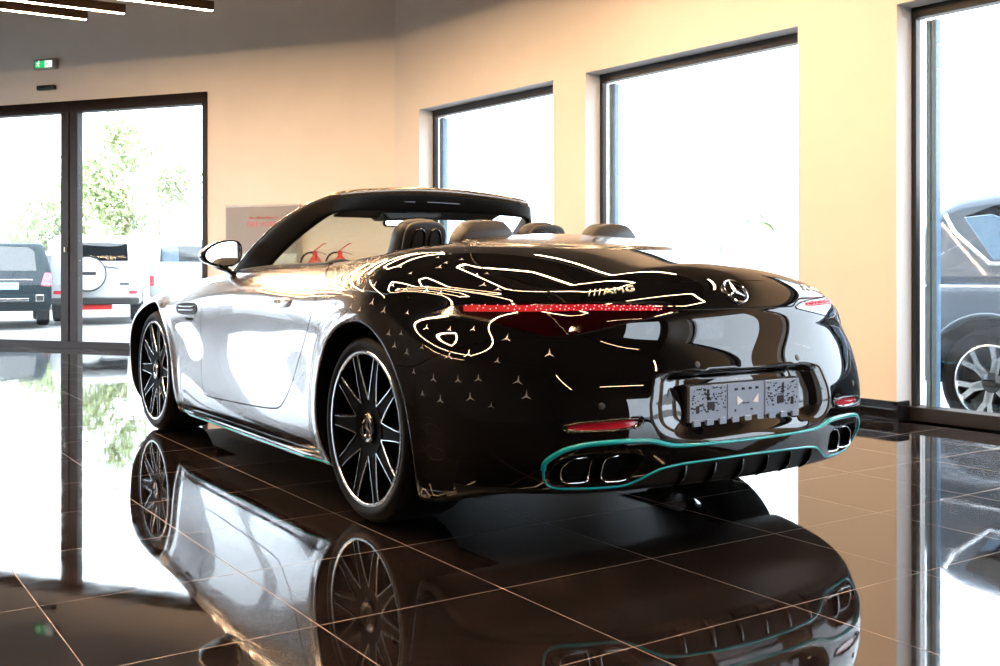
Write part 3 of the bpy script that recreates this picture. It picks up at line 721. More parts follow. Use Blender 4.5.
# reflectors
for s in (1, -1):
    inner = [(.676,.4405),(.662,.4495),(.607,.4555),(.462,.463),(.459,.450),(.482,.4375),(.58,.4325),(.67,.4335)]
    c = np.mean(inner, 0); ip = [tuple(p) for p in rnd_poly(inner, 2)]
    P = on_rear([s*p[0]+YO for p in ip], [p[1] for p in ip]); N = nrm(P); k = len(P)
    b = MB(); v = [p+n*.001 for p, n in zip(P, N)]
    ci = on_rear([s*(c[0]+(p[0]-c[0])*.5)+YO for p in ip], [c[1]+(p[1]-c[1])*.5 for p in ip]); v += [p+n*.003 for p, n in zip(ci, nrm(ci))]
    b.add(v, [(i, (i+1) % k, k+(i+1) % k, k+i) for i in range(k)]+[tuple(range(k, 2*k))])
    rf = b.build('reflector', M['redrefl'], BUMP, smooth=True)
    op = [tuple(p) for p in rnd_poly(REFL, 2)]; P = on_rear([s*p[0]+YO for p in op], [p[1] for p in op]); N = nrm(P)
    b = MB(); b.tube([p+n*.002 for p, n in zip(P, N)], .0022, 6, closed=True); b.build('chrome_surround', M['darkchrome'], rf, smooth=True)
# exhaust tips
EX = [[(.678,.280),(.680,.309),(.657,.333),(.63,.3425),(.582,.3435),(.569,.337),(.577,.306),(.579,.269),(.597,.262),(.667,.2635)],
      [(.556,.315),(.546,.339),(.515,.3465),(.457,.347),(.444,.334),(.452,.299),(.466,.268),(.490,.2625),(.545,.2625),(.560,.277)]]
for s in (1, -1):
    for ex in EX:
        q = [tuple(p) for p in rnd_poly(ex, 3)]; c = np.mean(q, 0); k = len(q)
        base = on_rear([s*c[0]+YO], [c[1]])[0]
        edge = [on_rear([s*p[0]+YO], [p[1]])[0][0] for p in q]
        b = MB(); v = []
        for sc, dx in ((1.0,.05),(1.0,-.012),(.97,-.018),(.90,-.018),(.87,-.010),(.85,.10)):
            for p, ed in zip(q, edge):
                X = .65*base[0]+.35*ed
                v.append((X+dx, s*(c[0]+(p[0]-c[0])*sc)+YO, c[1]+(p[1]-c[1])*sc))
        f = [(j*k+i, j*k+(i+1) % k, (j+1)*k+(i+1) % k, (j+1)*k+i) for j in range(5) for i in range(k)]+[tuple(range(5*k, 6*k))]
        b.add(v, f); tip = b.build('exhaust_tip', M['liner'], BUMP, smooth=True, auto=50)
        b = MB(); b.tube([v[2*k+i] for i in range(k)], .0022, 6, closed=True); b.build('bright_lip', M['chrome'], tip, smooth=True)
        b = MB(); b.add([(base[0]+.07, s*(c[0]+(p[0]-c[0])*.85)+YO, c[1]+(p[1]-c[1])*.85) for p in q], [tuple(range(k))]); b.build('bore', M['liner'], tip)
# diffuser fins
for y0 in (-.30,-.18,-.06,.06,.18,.30):
    zz = np.linspace(.225, .300, 8); P = on_rear(np.full(8, y0), zz); b = MB()
    b.prism([(p[0]-.022*(1-abs(i-3)/6), p[2]) for i, p in enumerate(P)]+[(p[0]+.03, p[2]) for p in P[::-1]], 'y', y0-.004, y0+.004)
    b.build('fin', M['gloss'], DIFF, bevel=.0015)
# bar of the diffuser between the stripes is painted gloss; small sensors on the bumper
b = MB()
for y, z in ((.60,.505),(.24,.62),(-.24,.62),(-.60,.505)):
    p = on_rear([y], [z])[0]; n = Vector(nrm([p])[0]); q = n.to_track_quat('Z', 'Y').to_matrix().to_4x4(); q.translation = Vector(p)
    bb = MB(); v = []
    for r, h in ((.011,-.003),(.011,.0012),(.009,.0018)):
        v += [q @ Vector((r*math.cos(t*PI/10), r*math.sin(t*PI/10), h)) for t in range(20)]
    bb.add(v, [(j*20+i, j*20+(i+1) % 20, (j+1)*20+(i+1) % 20, (j+1)*20+i) for j in range(2) for i in range(20)]+[tuple(range(40,60))]); bb.build('parking_sensor', M['plastic'], BUMP, smooth=True)
# plate carrier
PCX, PCZ, PCW, PCH = -1.018, .492, .520, .118
b = MB(); b.prism([(-PCW/2,PCZ-PCH/2),(PCW/2,PCZ-PCH/2),(PCW/2,PCZ+PCH/2),(-PCW/2,PCZ+PCH/2)], 'x', PCX, PCX+.014)
pc = b.build('plate_carrier', M['carrier'], BUMP, bevel=.003)
hl_ = MB(); rp_ = random.Random(5); X0 = PCX-.0012
def pr(y0, y1, z0, z1, x0=X0, x1=PCX+.002, mb=hl_): mb.prism([(y0,z0),(y1,z0),(y1,z1),(y0,z1)], 'x', x0, x1)
for side in (1, -1):
    for _ in range(85):
        y = side*rp_.uniform(.098,.250); z = PCZ+rp_.uniform(-.028,.052); w = rp_.choice((.003,.004,.006,.010)); h_ = rp_.choice((.003,.004,.006)); pr(y-w/2, y+w/2, z-h_/2, z+h_/2)
    pr(side*.165-.016, side*.165+.016, PCZ-.022, PCZ+.004); pr(side*.178-.005, side*.178+.005, PCZ+.014, PCZ+.046)
    hl_.prism([(side*.178-.010,PCZ+.020),(side*.178+.010,PCZ+.020),(side*.178,PCZ+.008)], 'x', X0, PCX+.002)
    pr(side*.225-.007, side*.225+.007, PCZ-.03, PCZ-.006)
for k in range(4): pr(-.05+k*.033-.007, -.05+k*.033+.007, PCZ+.034, PCZ+.042)
pr(-.03,-.02,PCZ-.035,PCZ-.030); pr(.005,.018,PCZ-.012,PCZ-.008); pr(-.012,.0,PCZ-.012,PCZ-.008); pr(.05,.056,PCZ-.036,PCZ-.028)
tag(hl_.build('slot', M['gapm'], pc), kind='stuff')
b = MB()
for yy in (.089, -.089): b.prism([(yy-.0015,PCZ-PCH/2),(yy+.0015,PCZ-PCH/2),(yy+.0015,PCZ+PCH/2),(yy-.0015,PCZ+PCH/2)], 'x', PCX-.003, PCX)
b.build('divider', M['carrier'], pc)
M['whiteplastic'] = mat('white_plastic', (.8,.8,.8), .4, noise=(20,.03))
b = MB(); b.prism([(.045,PCZ-.016),(.045,PCZ+.016),(.018,PCZ-.002)], 'x', X0-.001, PCX+.002); b.build('arrow', M['whiteplastic'], pc)
b = MB(); b.prism([(-.055,PCZ-.012),(-.055,PCZ+.020),(-.025,PCZ-.008)], 'x', X0-.001, PCX+.002)
b.build('arrow', M['whiteplastic'], pc)
for k in range(9):
    b = MB(); y = -.235+k*.0585; b.prism([(y-.016,PCZ-PCH/2-.012),(y+.016,PCZ-PCH/2-.012),(y+.016,PCZ-PCH/2+.008),(y-.016,PCZ-PCH/2+.008)], 'x', PCX-.008, PCX+.004); b.build('clip', M['carrier'], pc, bevel=.002)
b = MB(); b.prism([(-PCW/2-.006,PCZ-PCH/2-.004),(PCW/2+.006,PCZ-PCH/2-.004),(PCW/2+.006,PCZ+PCH/2+.004),(-PCW/2-.006,PCZ+PCH/2+.004)], 'x', PCX+.012, PCX+.045); b.build('back_box', M['gapm'], pc, bevel=.004)
pc.location.y = YO-.002
# star emblem on the lid
ec = on_rear([0.0], [.851])[0]; en = Vector(nrm([ec])[0])
eu = (Vector((0,0,1))-en*en.z).normalized(); ew = eu.cross(en)
b = MB(); rr = .047; pts = []
b.tube([Vector(ec)+en*.005+eu*(rr*math.cos(t*PI/24))+ew*(rr*math.sin(t*PI/24)) for t in range(48)], .0035, 8, closed=True)
v = [Vector(ec)+en*.009]; 
for i in range(6):
    a = i*PI/3; q = rr*.98 if i % 2 == 0 else rr*.15; v.append(Vector(ec)+en*.003+eu*(q*math.cos(a))+ew*(q*math.sin(a)))
b.add(v, [(0, 1+i, 1+(i+1) % 6) for i in range(6)]); b.build('emblem', M['chrome'], LID, smooth=False)
# badges
def text_mesh(txt, size, shear=0., spacing=1.0, depth=0.):
    cu = bpy.data.curves.new('txt', 'FONT'); cu.body = txt; cu.size = size; cu.shear = shear; cu.space_character = spacing; cu.extrude = depth; cu.align_x = 'CENTER'; cu.resolution_u = 3
    o = bpy.data.objects.new('txt', cu); COL.objects.link(o); bpy.context.view_layer.update()
    me = bpy.data.meshes.new_from_object(o.evaluated_get(bpy.context.evaluated_depsgraph_get())); bpy.data.objects.remove(o); bpy.data.curves.remove(cu)
    v = [tuple(p.co) for p in me.vertices]; f = [tuple(p.vertices) for p in me.polygons]; bpy.data.meshes.remove(me); return v, f
def badge(txt, s, a0, a1, z0, z1, size, sx):
    v, f = text_mesh(txt, size, .25, 1.05, .002)
    wd = max(p[0] for p in v)-min(p[0] for p in v); L_ = a1-a0
    ys = []; zs = []
    for p in v:
        t = .5+p[0]/wd                           # reading direction runs from left (+y) to right (-y)
        if s > 0: a = a1-t*L_; z = z1+(z0-z1)*t
        else: a = a0+t*L_; z = z0+(z1-z0)*t
        ys.append(s*a); zs.append(z+p[1]*.9)
    P = on_rear(ys, zs); N = nrm(P); b = MB(); b.add([q+n*(.002+p[2]) for q, n, p in zip(P, N, v)], f); b.build('badge', M['badge'], LID)
badge('///AMG', 1, .40, .56, .858, .842, .024, 1)
for s in (1, -1):
    v, f = text_mesh('V8 BITURBO', .021, .2, 1.05, .0015); wd_ = [2.0-s*0-(p[0] if s > 0 else -p[0]) for p in v]
    P = on_side(wd_, [.662+p[1] for p in v], s); N = nrm(P); b = MB(); b.add([q+n*(.0015+p[2]) for q, n, p in zip(P, N, v)], f); b.build('fender_badge', M['darkchrome'], CAR)
badge('SL 63', -1, .40, .54, .856, .842, .026, 1)
# ------------------------------------------------------------------ wheels
def wheel(xw, s):
    y0 = s*.931
    w = empty('wheel', (0,0,0)); w.parent = CAR
    b = MB(); C0 = (xw, y0, TYRE)
    b.lathe([(.286,-s*.004),(.292,s*.002),(.305,s*.006),(.318,s*.004),(.331,-s*.006),(.341,-s*.022),(.345,-s*.05),(.345,-s*.24),(.338,-s*.275),(.30,-s*.285),(.27,-s*.28),(.27,-s*.02)], C0, 'y', 96, close=False)
    b.build('tyre', M['rubber'], w, smooth=True, auto=60)
    b = MB()
    b.lathe([(.286,-s*.006),(.286,s*.0),(.283,s*.003),(.275,s*.003),(.272,0)], C0, 'y', 96, mi=1, close=False)
    b.lathe([(.272,0),(.268,-s*.02),(.262,-s*.06),(.258,-s*.26)], C0, 'y', 96, mi=0, close=False)
    n = 10; ra = .104; rb = .272
    def pt(r, t, h): return (xw+r*math.cos(t), y0+s*h, TYRE+r*math.sin(t))
    dpt = lambda r: -.004-.022*(1-(r/.272))**1.5
    for k in range(n):
        t0 = 2*PI*k/n
        hw = .0225
        # one spoke centred on t0, parallel sided, black face with machined rims
        c, s_ = math.cos(t0), math.sin(t0)
        def q(r, o, h): return (xw+r*c-o*s_, y0+s*h, TYRE+r*s_+o*c)
        rs_ = np.linspace(.100, .272, 10); v = []; 
        for r in rs_:
            wv = .0345-.0125*min(1, max(0, (r-.105)/.12))**.8; e = .0046
            v += [q(r,-wv,dpt(r)-.032), q(r,-wv,dpt(r)-.003), q(r,-wv+.0015,dpt(r)), q(r,-wv+e,dpt(r)), q(r,-wv+e+.003,dpt(r)-.004), q(r,wv-e-.003,dpt(r)-.004), q(r,wv-e,dpt(r)), q(r,wv-.0015,dpt(r)), q(r,wv,dpt(r)-.003), q(r,wv,dpt(r)-.032)]
        fb = []; fm = []
        for i in range(len(rs_)-1):
            for j in range(9): (fm if j in (1,2,6,7) else fb).append((10*i+j, 10*i+j+1, 10*i+11+j, 10*i+10+j))
            fb.append((10*i+9, 10*i, 10*i+10, 10*i+19))
        b.add(v, fb, 0); b.add(v, fm, 1)
        # apex bevel between neighbouring spokes
        t1 = t0+PI/n; v = [pt(.112,t1,dpt(.112)), pt(.102,t1-.17,dpt(.1)), pt(.088,t1,dpt(.09)-.002), pt(.102,t1+.17,dpt(.1))]
    b.lathe([(.104,-s*.034),(.104,s*dpt(.104)),(.100,s*(dpt(.104)-.001)),(.062,s*(dpt(.1)-.004)),(.058,s*(dpt(.1)-.010)),(.03,s*(dpt(.1)-.010))], C0, 'y', 60, mi=0)
    b.build('rim', [M['spoke'], M['machined']], w, smooth=True, auto=30)
    b = MB(); b.lathe([(.056,-s*.05),(.056,-s*.012),(.050,-s*.006),(.040,-s*.008),(.036,-s*.012),(.001,-s*.012)], C0, 'y', 48); cap = b.build('hub_cap', M['darkchrome'], w, smooth=True, auto=40)
    b = MB(); b.tube([pt(.033, t*PI/20, -.009) for t in range(40)], .0025, 6, closed=True)
    v = [pt(0,0,-.006)]+[pt(.033 if i % 2 == 0 else .006, PI/2+i*PI/3, -.010) for i in range(6)]; b.add(v, [(0, 1+i, 1+(i+1) % 6) for i in range(6)]); b.build('cap_emblem', M['chrome'], w)
    b = MB(); b.lathe([(.06,-s*.12),(.195,-s*.12),(.198,-s*.125),(.198,-s*.15),(.06,-s*.152)], C0, 'y', 64); b.build('brake_disc', M['spoke'], w, smooth=True, auto=40)
    b = MB(); v = []
    for h in (-.09,-.17):
        for r in (.125,.215):
            for i in range(9): t = R(100+ (s>0)*0 +i*9) if xw < 1 else R(20+i*9); v.append(pt(r, t, h))
    f = []
    for a_, c_ in ((0,9),(9,27),(27,18),(18,0)): f += [(a_+i, a_+i+1, c_+i+1, c_+i) for i in range(8)]
    f += [(0,9,27,18),(8,17,35,26)]; b.add(v, f); b.build('brake_caliper', M['plastic'], w, bevel=.004)
for xw in WHEELS:
    for s in (1, -1): wheel(xw, s)
# ------------------------------------------------------------------ windscreen frame, mirrors, cabin
def loft(sections, closed_ends=True):
    k = len(sections[0]); v = [p for s_ in sections for p in s_]; f = [(j*k+i, j*k+(i+1) % k, (j+1)*k+(i+1) % k, (j+1)*k+i) for j in range(len(sections)-1) for i in range(k)]
    if closed_ends: f += [tuple(range(k)), tuple(range((len(sections)-1)*k, len(sections)*k))]
    return v, f
O_ = np.array([(1.84,.775,.895),(1.58,.742,1.050),(1.34,.690,1.172),(1.17,.625,1.245),(1.085,.545,1.282),(1.085,.40,1.304),(1.10,.20,1.321),(1.107,0,1.327)])
I_ = np.array([(1.58,.715,.880),(1.40,.690,.995),(1.215,.640,1.100),(1.085,.575,1.178),(1.085,.49,1.203),(1.12,.36,1.213),(1.15,.18,1.218),(1.157,0,1.220)])
O_ = np.concatenate([O_, (O_*[1,-1,1])[-2::-1]]); I_ = np.concatenate([I_, (I_*[1,-1,1])[-2::-1]])
tt = np.arange(len(O_)); so, si = CS(tt, O_), CS(tt, I_)
secs = []
for t in np.linspace(0, tt[-1], 85):
    o, i_ = so(np.array([t]))[0], si(np.array([t]))[0]; tg = so(np.array([min(t+.05,tt[-1])]))[0]-so(np.array([max(t-.05,0)]))[0]; tg /= np.linalg.norm(tg)
    mj = (i_-o)/2; c = (o+i_)/2; nn = np.cross(tg, mj/np.linalg.norm(mj)); ring = []
    for k in range(20):
        a = 2*PI*k/20; ca, sa = math.cos(a), math.sin(a)
        ring.append(tuple(c+mj*np.sign(ca)*abs(ca)**.55+nn*.026*np.sign(sa)*abs(sa)**.7))
    secs.append(ring)
v, f = loft(secs); b = MB(); b.add(v, f); WS = b.build('windscreen_frame', M['pillar'], CAR, smooth=True)
for s in (1, -1): b = MB(); b.tube([(p[0]+.002, s*(p[1]+.006), p[2]-.002) for p in so(np.linspace(0, 3.2, 30))], [.010-.006*i/29 for i in range(30)], 8); b.build('bright_edge', M['chrome'], WS, smooth=True)
b = MB(); ph = so(np.linspace(3.6, 10.4, 60)); v, f = loft([[(p[0]+.004-.029*math.cos(a), p[1], p[2]-.016+.024*math.sin(a)+.012*math.cos(a)) for a in np.linspace(0, 2*PI, 10, endpoint=False)] for p in ph]); b.add(v, f); b.build('header_sheen', M['sheenmat'], WS, smooth=True)  # added strip carrying the wall's warm reflection along the header top
for y0, y1 in ((.34,.10),(.03,-.16)):
    b = MB(); b.tube([(1.095+.012*(1-abs(t)), t, 1.256+.008*(1-abs(t)*2)) for t in np.linspace(y0, y1, 8)], .0025, 6); b.build('trim_line', M['carrier'], WS, smooth=True)
b = MB(); v = []; nu = 17; nv = 8
for j in range(nv+1):
    for i in range(nu):
        u = -1+2*i/(nu-1); top = np.array([1.15-.04*u*u, u*.56, 1.275-.035*u*u]); bot = np.array([2.03-.24*u*u, u*.70, .945-.03*u*u]); t = j/nv
        p = top*(1-t)+bot*t; v.append((p[0]+.05*math.sin(PI*t), p[1], p[2]+.055*math.sin(PI*t)))
f = [(j*nu+i, j*nu+i+1, (j+1)*nu+i+1, (j+1)*nu+i) for j in range(nv) for i in range(nu-1)]
b.add(v, f); b.build('windscreen', M['clearglass'], CAR, smooth=True, solid=.005)
# sun visors, mirror and sensor housing
for s in (1, -1):
    b = MB(); b.prism([(s*.10,0),(s*.46,0),(s*.46,.016),(s*.10,.016)], 'x', 0, .15)
    o_ = b.build('sun_visor', M['lining'], WS, bevel=.006); o_.location = (1.14,0,1.225); o_.rotation_euler = (0,R(16),0)
b = MB(); b.prism([(-.13,1.245),(.23,1.245),(.235,1.20),(.20,1.172),(-.08,1.185),(-.13,1.215)], 'x', 1.19, 1.36); b.build('sensor_housing', M['plastic'], WS, bevel=.012)
b = MB(); OY = .066
b.prism([(p[0]+OY, p[1]+.008) for p in [(-.125,1.135),(.115,1.135),(.125,1.148),(.122,1.186),(.112,1.194),(-.112,1.194),(-.125,1.186)]], 'x', 1.26, 1.285)
o_ = b.build('rear_view_mirror', M['plastic'], WS, bevel=.008)
b = MB(); b.prism([(p[0]+OY, p[1]+.008) for p in [(-.117,1.142),(.108,1.142),(.117,1.150),(.115,1.183),(.106,1.188),(-.106,1.188),(-.117,1.181)]], 'x', 1.2585, 1.2605); b.build('mirror_face', M['mirror'], o_)
# door mirrors
for s in (1, -1):
    D_ = DOORS[s]; n_ = 36; mc = (1.66, .892, 1.004)
    def shp(t, k=1.):                           # outline seen from behind: round outer end, square inner end
        a = 2*PI*t; c, sn = math.cos(a), math.sin(a); y = np.sign(c)*abs(c)**.8*.103; z = np.sign(sn)*abs(sn)**.75*(.066+.012*(-c)) 
        z += .012*(-c)
        if c > 0: z *= (1-.25*c)
        return y*k, z*k
    secs = []
    for dx, k in ((-.012,.93),(-.012,1.0),(.0,1.03),(.04,1.0),(.08,.88),(.11,.68),(.128,.40),(.133,.12)):
        secs.append([(mc[0]+dx, s*(mc[1]+shp(i/n_,k)[0]), mc[2]+shp(i/n_,k)[1]) for i in range(n_)])
    v, f = loft(secs); b = MB(); b.add(v, f); sm = b.build('side_mirror', M['gloss'], CAR, smooth=True, auto=50)
    b = MB(); b.add([(mc[0]-.030-.0*(shp(i/n_,.86)[0])+.042*shp(i/n_,.86)[1], s*(mc[1]+shp(i/n_,.86)[0]), mc[2]+shp(i/n_,.86)[1]) for i in range(n_)]+[(mc[0]+.01, s*(mc[1]+shp(i/n_,.86)[0]), mc[2]+shp(i/n_,.86)[1]) for i in range(n_)], [tuple(range(n_))[::-1]]+[(i, (i+1) % n_, n_+(i+1) % n_, n_+i) for i in range(n_)]); b.build('mirror_glass', M['mirror'], sm)
    st = [[(1.635+.02*math.cos(a)*0+dx+.05*math.cos(a), s*yy+0, zz+.017*math.sin(a)) for a in np.linspace(0, 2*PI, 16, endpoint=False)] for yy, zz, dx in ((.905,.948,.06),(.870,.930,.04),(.830,.900,.03),(.790,.872,.03))]
    v, f = loft(st); b = MB(); b.add(v, f); b.build('mirror_arm', M['gloss'], sm, smooth=True)
    # flush door handle
    hp = [(.862,.776),(.835,.802),(.66,.807),(.646,.795),(.658,.772),(.71,.765),(.84,.766)]; q = [tuple(p) for p in rnd_poly(hp, 2)]; P = on_side([p[0] for p in q], [p[1] for p in q], s); N = nrm(P); k = len(q); c = np.mean(q, 0)
    Pi = on_side([c[0]+(p[0]-c[0])*.86 for p in q], [c[1]+(p[1]-c[1])*.80 for p in q], s); Ni = nrm(Pi)
    b = MB(); b.add([p-n*.002 for p, n in zip(P, N)]+[p+n*.004 for p, n in zip(P, N)]+[p+n*.007 for p, n in zip(Pi, Ni)], [(j*k+i, j*k+(i+1) % k, (j+1)*k+(i+1) % k, (j+1)*k+i) for j in range(2) for i in range(k)]+[tuple(range(2*k, 3*k))])
    b.build('door_handle', M['handle'], D_, smooth=True, auto=40)
    # fender vent: dark surround with bright bars
    vp = [(2.235,.722),(2.20,.744),(1.94,.757),(1.885,.748),(1.868,.725),(1.885,.700),(1.93,.693),(2.14,.688),(2.21,.700)]; q = [tuple(p) for p in rnd_poly(vp, 2)]; P = on_side([p[0] for p in q], [p[1] for p in q], s); N = nrm(P); k = len(q); c = np.mean(q, 0)
    Pi = on_side([c[0]+(p[0]-c[0])*.88 for p in q], [c[1]+(p[1]-c[1])*.78 for p in q], s); Ni = nrm(Pi)
    b = MB(); b.add([p-n*.002 for p, n in zip(P, N)]+[p+n*.004 for p, n in zip(P, N)]+[p+n*.001 for p, n in zip(Pi, Ni)], [(j*k+i, j*k+(i+1) % k, (j+1)*k+(i+1) % k, (j+1)*k+i) for j in range(2) for i in range(k)]+[tuple(range(2*k, 3*k))])
    ve = b.build('fender_vent', M['pillar'], CAR, smooth=True, auto=40)
    b = MB()
    for zz in (.711,.729):
        xs_ = np.linspace(1.91, 2.17, 12); P = on_side(xs_, np.full(12, zz)+.006*(1-(xs_-1.9)/.27), s); b.tube([p+n*.004 for p, n in zip(P, nrm(P))], .0042, 8)
    b.build('vent_bar', M['machined'], ve, smooth=True)
    # door card seal / belt strip
    xs_ = np.linspace(.62, 1.70, 24); P = np.stack([xs_, np.full(24, s*.775), on_top(xs_, np.full(24, s*.775))[:,2]+.003], 1); b = MB(); b.tube(P, .006, 8); b.build('belt_strip', M['plastic'], D_, smooth=True)
# headlights and grille (front, seen only from elsewhere)
for s in (1, -1):
    ya = np.linspace(.42, .80, 9); v = []
    for y in ya:
        zt = .66+.10*(y-.42)/.38; zb_ = .60+.06*(y-.42)/.38
        for z in (zt, zb_):
            x = bis(lambda x: body0(x, np.array([s*y]), np.array([z])), np.array([4.2]), np.array([2.2]))[0]; v.append((x+.004, s*y, z))
    b = MB(); b.add(v, [(2*i, 2*i+1, 2*i+3, 2*i+2) for i in range(8)]); b.build('headlight', M['carglass'], CAR, smooth=True, solid=.004)
v = []
for y in np.linspace(-.42, .42, 15):
    for z in (.56,.34):
        x = bis(lambda x: body0(x, np.array([y]), np.array([z])), np.array([4.2]), np.array([2.2]))[0]; v.append((x+.004, y, z))
b = MB(); b.add(v, [(2*i, 2*i+1, 2*i+3, 2*i+2) for i in range(14)]); b.build('grille', M['darkchrome'], CAR, smooth=True, solid=.004)
# dashboard and steering wheel
secs = [[(x, y, z) for x, z in ((1.62,.60),(1.50,.70),(1.46,.84),(1.50,.895),(1.62,.93),(1.80,.95),(1.84,.60))] for y in np.linspace(-.74, .74, 13)]
v, f = loft(secs); b = MB(); b.add(v, f); DB = b.build('dashboard', M['lining'], CAR, smooth=True, auto=50)
b = MB()
secs = [[(1.36+dx+.0*k, .37+w*math.cos(a), .885+.075*math.sin(a)*(1 if math.sin(a) > 0 else .5)) for a in np.linspace(0, 2*PI, 20, endpoint=False)] for dx, w in ((.10,.16),(.14,.19),(.24,.19),(.34,.14)) for k in (0,)]
v, f = loft(secs); b.add(v, f); b.build('binnacle', M['lining'], DB, smooth=True)
sw = Matrix.Translation((1.32,.37,.80)) @ Matrix.Rotation(R(-66), 4, 'Y')
b = MB(); b.tube([sw @ Vector((.182*math.cos(t*PI/20), .182*math.sin(t*PI/20), 0)) for t in range(40)], .0155, 10, closed=True)
SW = b.build('steering_wheel', M['leather'], CAR, smooth=True)
b = MB()
for a in (R(0), R(180), R(250), R(110)): b.tube([sw @ Vector((.04*math.cos(a+PI/2), .04*math.sin(a+PI/2), -.02)), sw @ Vector((.18*math.cos(a+PI/2), .18*math.sin(a+PI/2), 0))], .011, 8)
b.build('spoke', M['darkchrome'], SW, smooth=True)
b = MB(); v, f = loft([[sw @ Vector((r*math.cos(a), r*math.sin(a), h)) for a in np.linspace(0, 2*PI, 24, endpoint=False)] for r, h in ((.05,-.05),(.07,-.03),(.07,-.005),(.05,.01))]); b.add(v, f); b.build('airbag_cover', M['leather'], SW, smooth=True)
# seats
def padded(outline, x0, x1, tilt, name, material, parent, puff=.02, org=(0,0,0)):
    # a cushion from an outline in (y,z), thickness along x, edges rounded
    q = [tuple(p) for p in rnd_poly(outline, 3)]; c = np.mean(q, 0); k = len(q); secs = []
    for t, sc in ((0,.80),(.06,.90),(.18,.97),(.35,1.0),(.65,1.0),(.82,.97),(.94,.90),(1,.80)):
        secs.append([(org[0]+x0+(x1-x0)*t-tilt*(c[1]+(p[1]-c[1])*sc), org[1]+c[0]+(p[0]-c[0])*sc, org[2]+c[1]+(p[1]-c[1])*sc) for p in q])
    v, f = loft(secs); b = MB(); b.add(v, f); return b.build(name, material, parent, smooth=True)
for s in (1, -1):
    st = empty('front_seat', (0,0,0)); st.parent = CAR
    og = (.88, s*.335, .270)
    padded([(-.25,.02),(.25,.02),(.26,.35),(.22,.52),(.15,.64),(.118,.76),(.110,.85),(.06,.885),(-.06,.885),(-.110,.85),(-.118,.76),(-.16,.64),(-.22,.52),(-.26,.35)], -.06, .06, .26, 'seat_back', M['leather'], st, org=og)
    padded([(-.105,.70),(.105,.70),(.108,.79),(.098,.85),(.05,.872),(-.05,.872),(-.098,.85),(-.108,.79)], -.092, -.055, .26, 'headrest_shell', M['leather'], st, org=og)
    b = MB()
    for k in (-1, 1):
        q = [tuple(p) for p in rnd_poly([(k*.012,.70),(k*.012,.825),(k*.045,.842),(k*.072,.81),(k*.082,.70)], 2)]
        b.tube([(og[0]-.095-.26*p[1], og[1]+p[0], og[2]+p[1]) for p in q], .005, 6, closed=True)
    b.build('shell_trim', M['darkchrome'], st, smooth=True)
    padded([(-.26,.0),(.26,.0),(.27,.10),(.22,.16),(-.22,.16),(-.27,.10)], -.02, .50, 0, 'seat_cushion', M['leather'], st, org=(.86, s*.37, .30))
    padded([(-.15,1.00),(.15,1.00),(.145,1.06),(.095,1.118),(.05,1.130),(-.05,1.130),(-.095,1.118),(-.145,1.06)], -.055, .055, 0, 'rear_headrest', M['leather'], CAR, org=(.13, s*.33, 0))
b = MB(); b.prism([(-.50,.60),(.50,.60),(.50,.98),(.42,1.03),(-.42,1.03),(-.50,.98)], 'x', .12, .24); b.build('rear_bench', M['leather'], CAR, bevel=.04, bseg=4)
b = MB(); b.prism([(-.11,.56),(.11,.56),(.10,.72),(-.10,.72)], 'x', .35, 1.5); b.build('centre_console', M['lining'], CAR, bevel=.03, bseg=3)
# ------------------------------------------------------------------ things on the far wall
def wall_pt(O, t, n, s, d, z): return O+t*s+n*d+Vector((0,0,z))
def wall_frame(O, t, n, s, d, z):                # local x = reading direction seen from the room, y = up, z = out of the wall
    r = -t; m = Matrix((( r.x, 0, n.x, 0),(r.y, 0, n.y, 0),(0, 1, 0, 0),(0,0,0,1))); m.translation = wall_pt(O, t, n, s, d, z); return m
def slab(mb, mt, x0, x1, y0, y1, z0, z1, mi=0):
    v = [mt @ Vector((x,y,z)) for z in (z0,z1) for y in (y0,y1) for x in (x0,x1)]
    mb.add(v, [(0,2,3,1),(4,5,7,6),(0,1,5,4),(2,6,7,3),(0,4,6,2),(1,3,7,5)], mi)
def local(mb): return [Vector(p) for p in mb.v]
def place(o, mt): o.matrix_world = mt
def on_wall(px, py):                             # wall coordinate and height under a direction of view
    d = ray(px, py); k = (K-Vector(CAM)).dot(nd)/d.dot(nd); p = Vector(CAM)+d*k; return (p-K).dot(td), p.z
I4 = Matrix.Identity(4)
M['greenlit'] = emis('green_sign_light', (.02,.62,.16), 1.1)
M['whitelit'] = emis('white_sign_light', (.92,1.0,.90), 1.15)
s0, z0 = on_wall(37, 71); s1, z1 = on_wall(59, 59)
fr = wall_frame(K, td, nd, (s0+s1)/2, 0, (z0+z1)/2); wd = abs(s0-s1); hh = abs(z1-z0)
es = empty('exit_sign', (0,0,0), 0, 'lit green and white emergency exit sign box on the wall above the glass doors', 'exit sign'); place(es, fr)
b = MB(); slab(b, I4, -wd/2, wd/2, -hh/2, hh/2, 0, .06); b.build('housing', M['steel'], es, bevel=.012, bseg=3)
b = MB(); slab(b, I4, -wd/2+.03, .01, -hh/2+.02, hh/2-.02, .058, .063); b.build('green_panel', M['greenlit'], es)
b = MB(); slab(b, I4, .01, wd/2-.05, -hh/2+.02, hh/2-.02, .058, .063); b.build('white_panel', M['whitelit'], es)
b = MB()
def fig(poly, sc, ox, oy, mb): mb.prism([(ox+p[0]*sc, oy+p[1]*sc) for p in poly], 'z', .0635, .0655)
k = hh/1.0*.8
mn = [(-.06,.30),(.02,.34),(.10,.20),(.24,.20),(.24,.13),(.06,.12),(.02,.0),(.16,-.14),(.10,-.36),(.02,-.34),(.06,-.14),(-.10,-.02),(-.14,-.20),(-.36,-.20),(-.36,-.12),(-.20,-.11),(-.12,.14),(-.24,.06),(-.32,.14),(-.26,.20),(-.10,.26)]
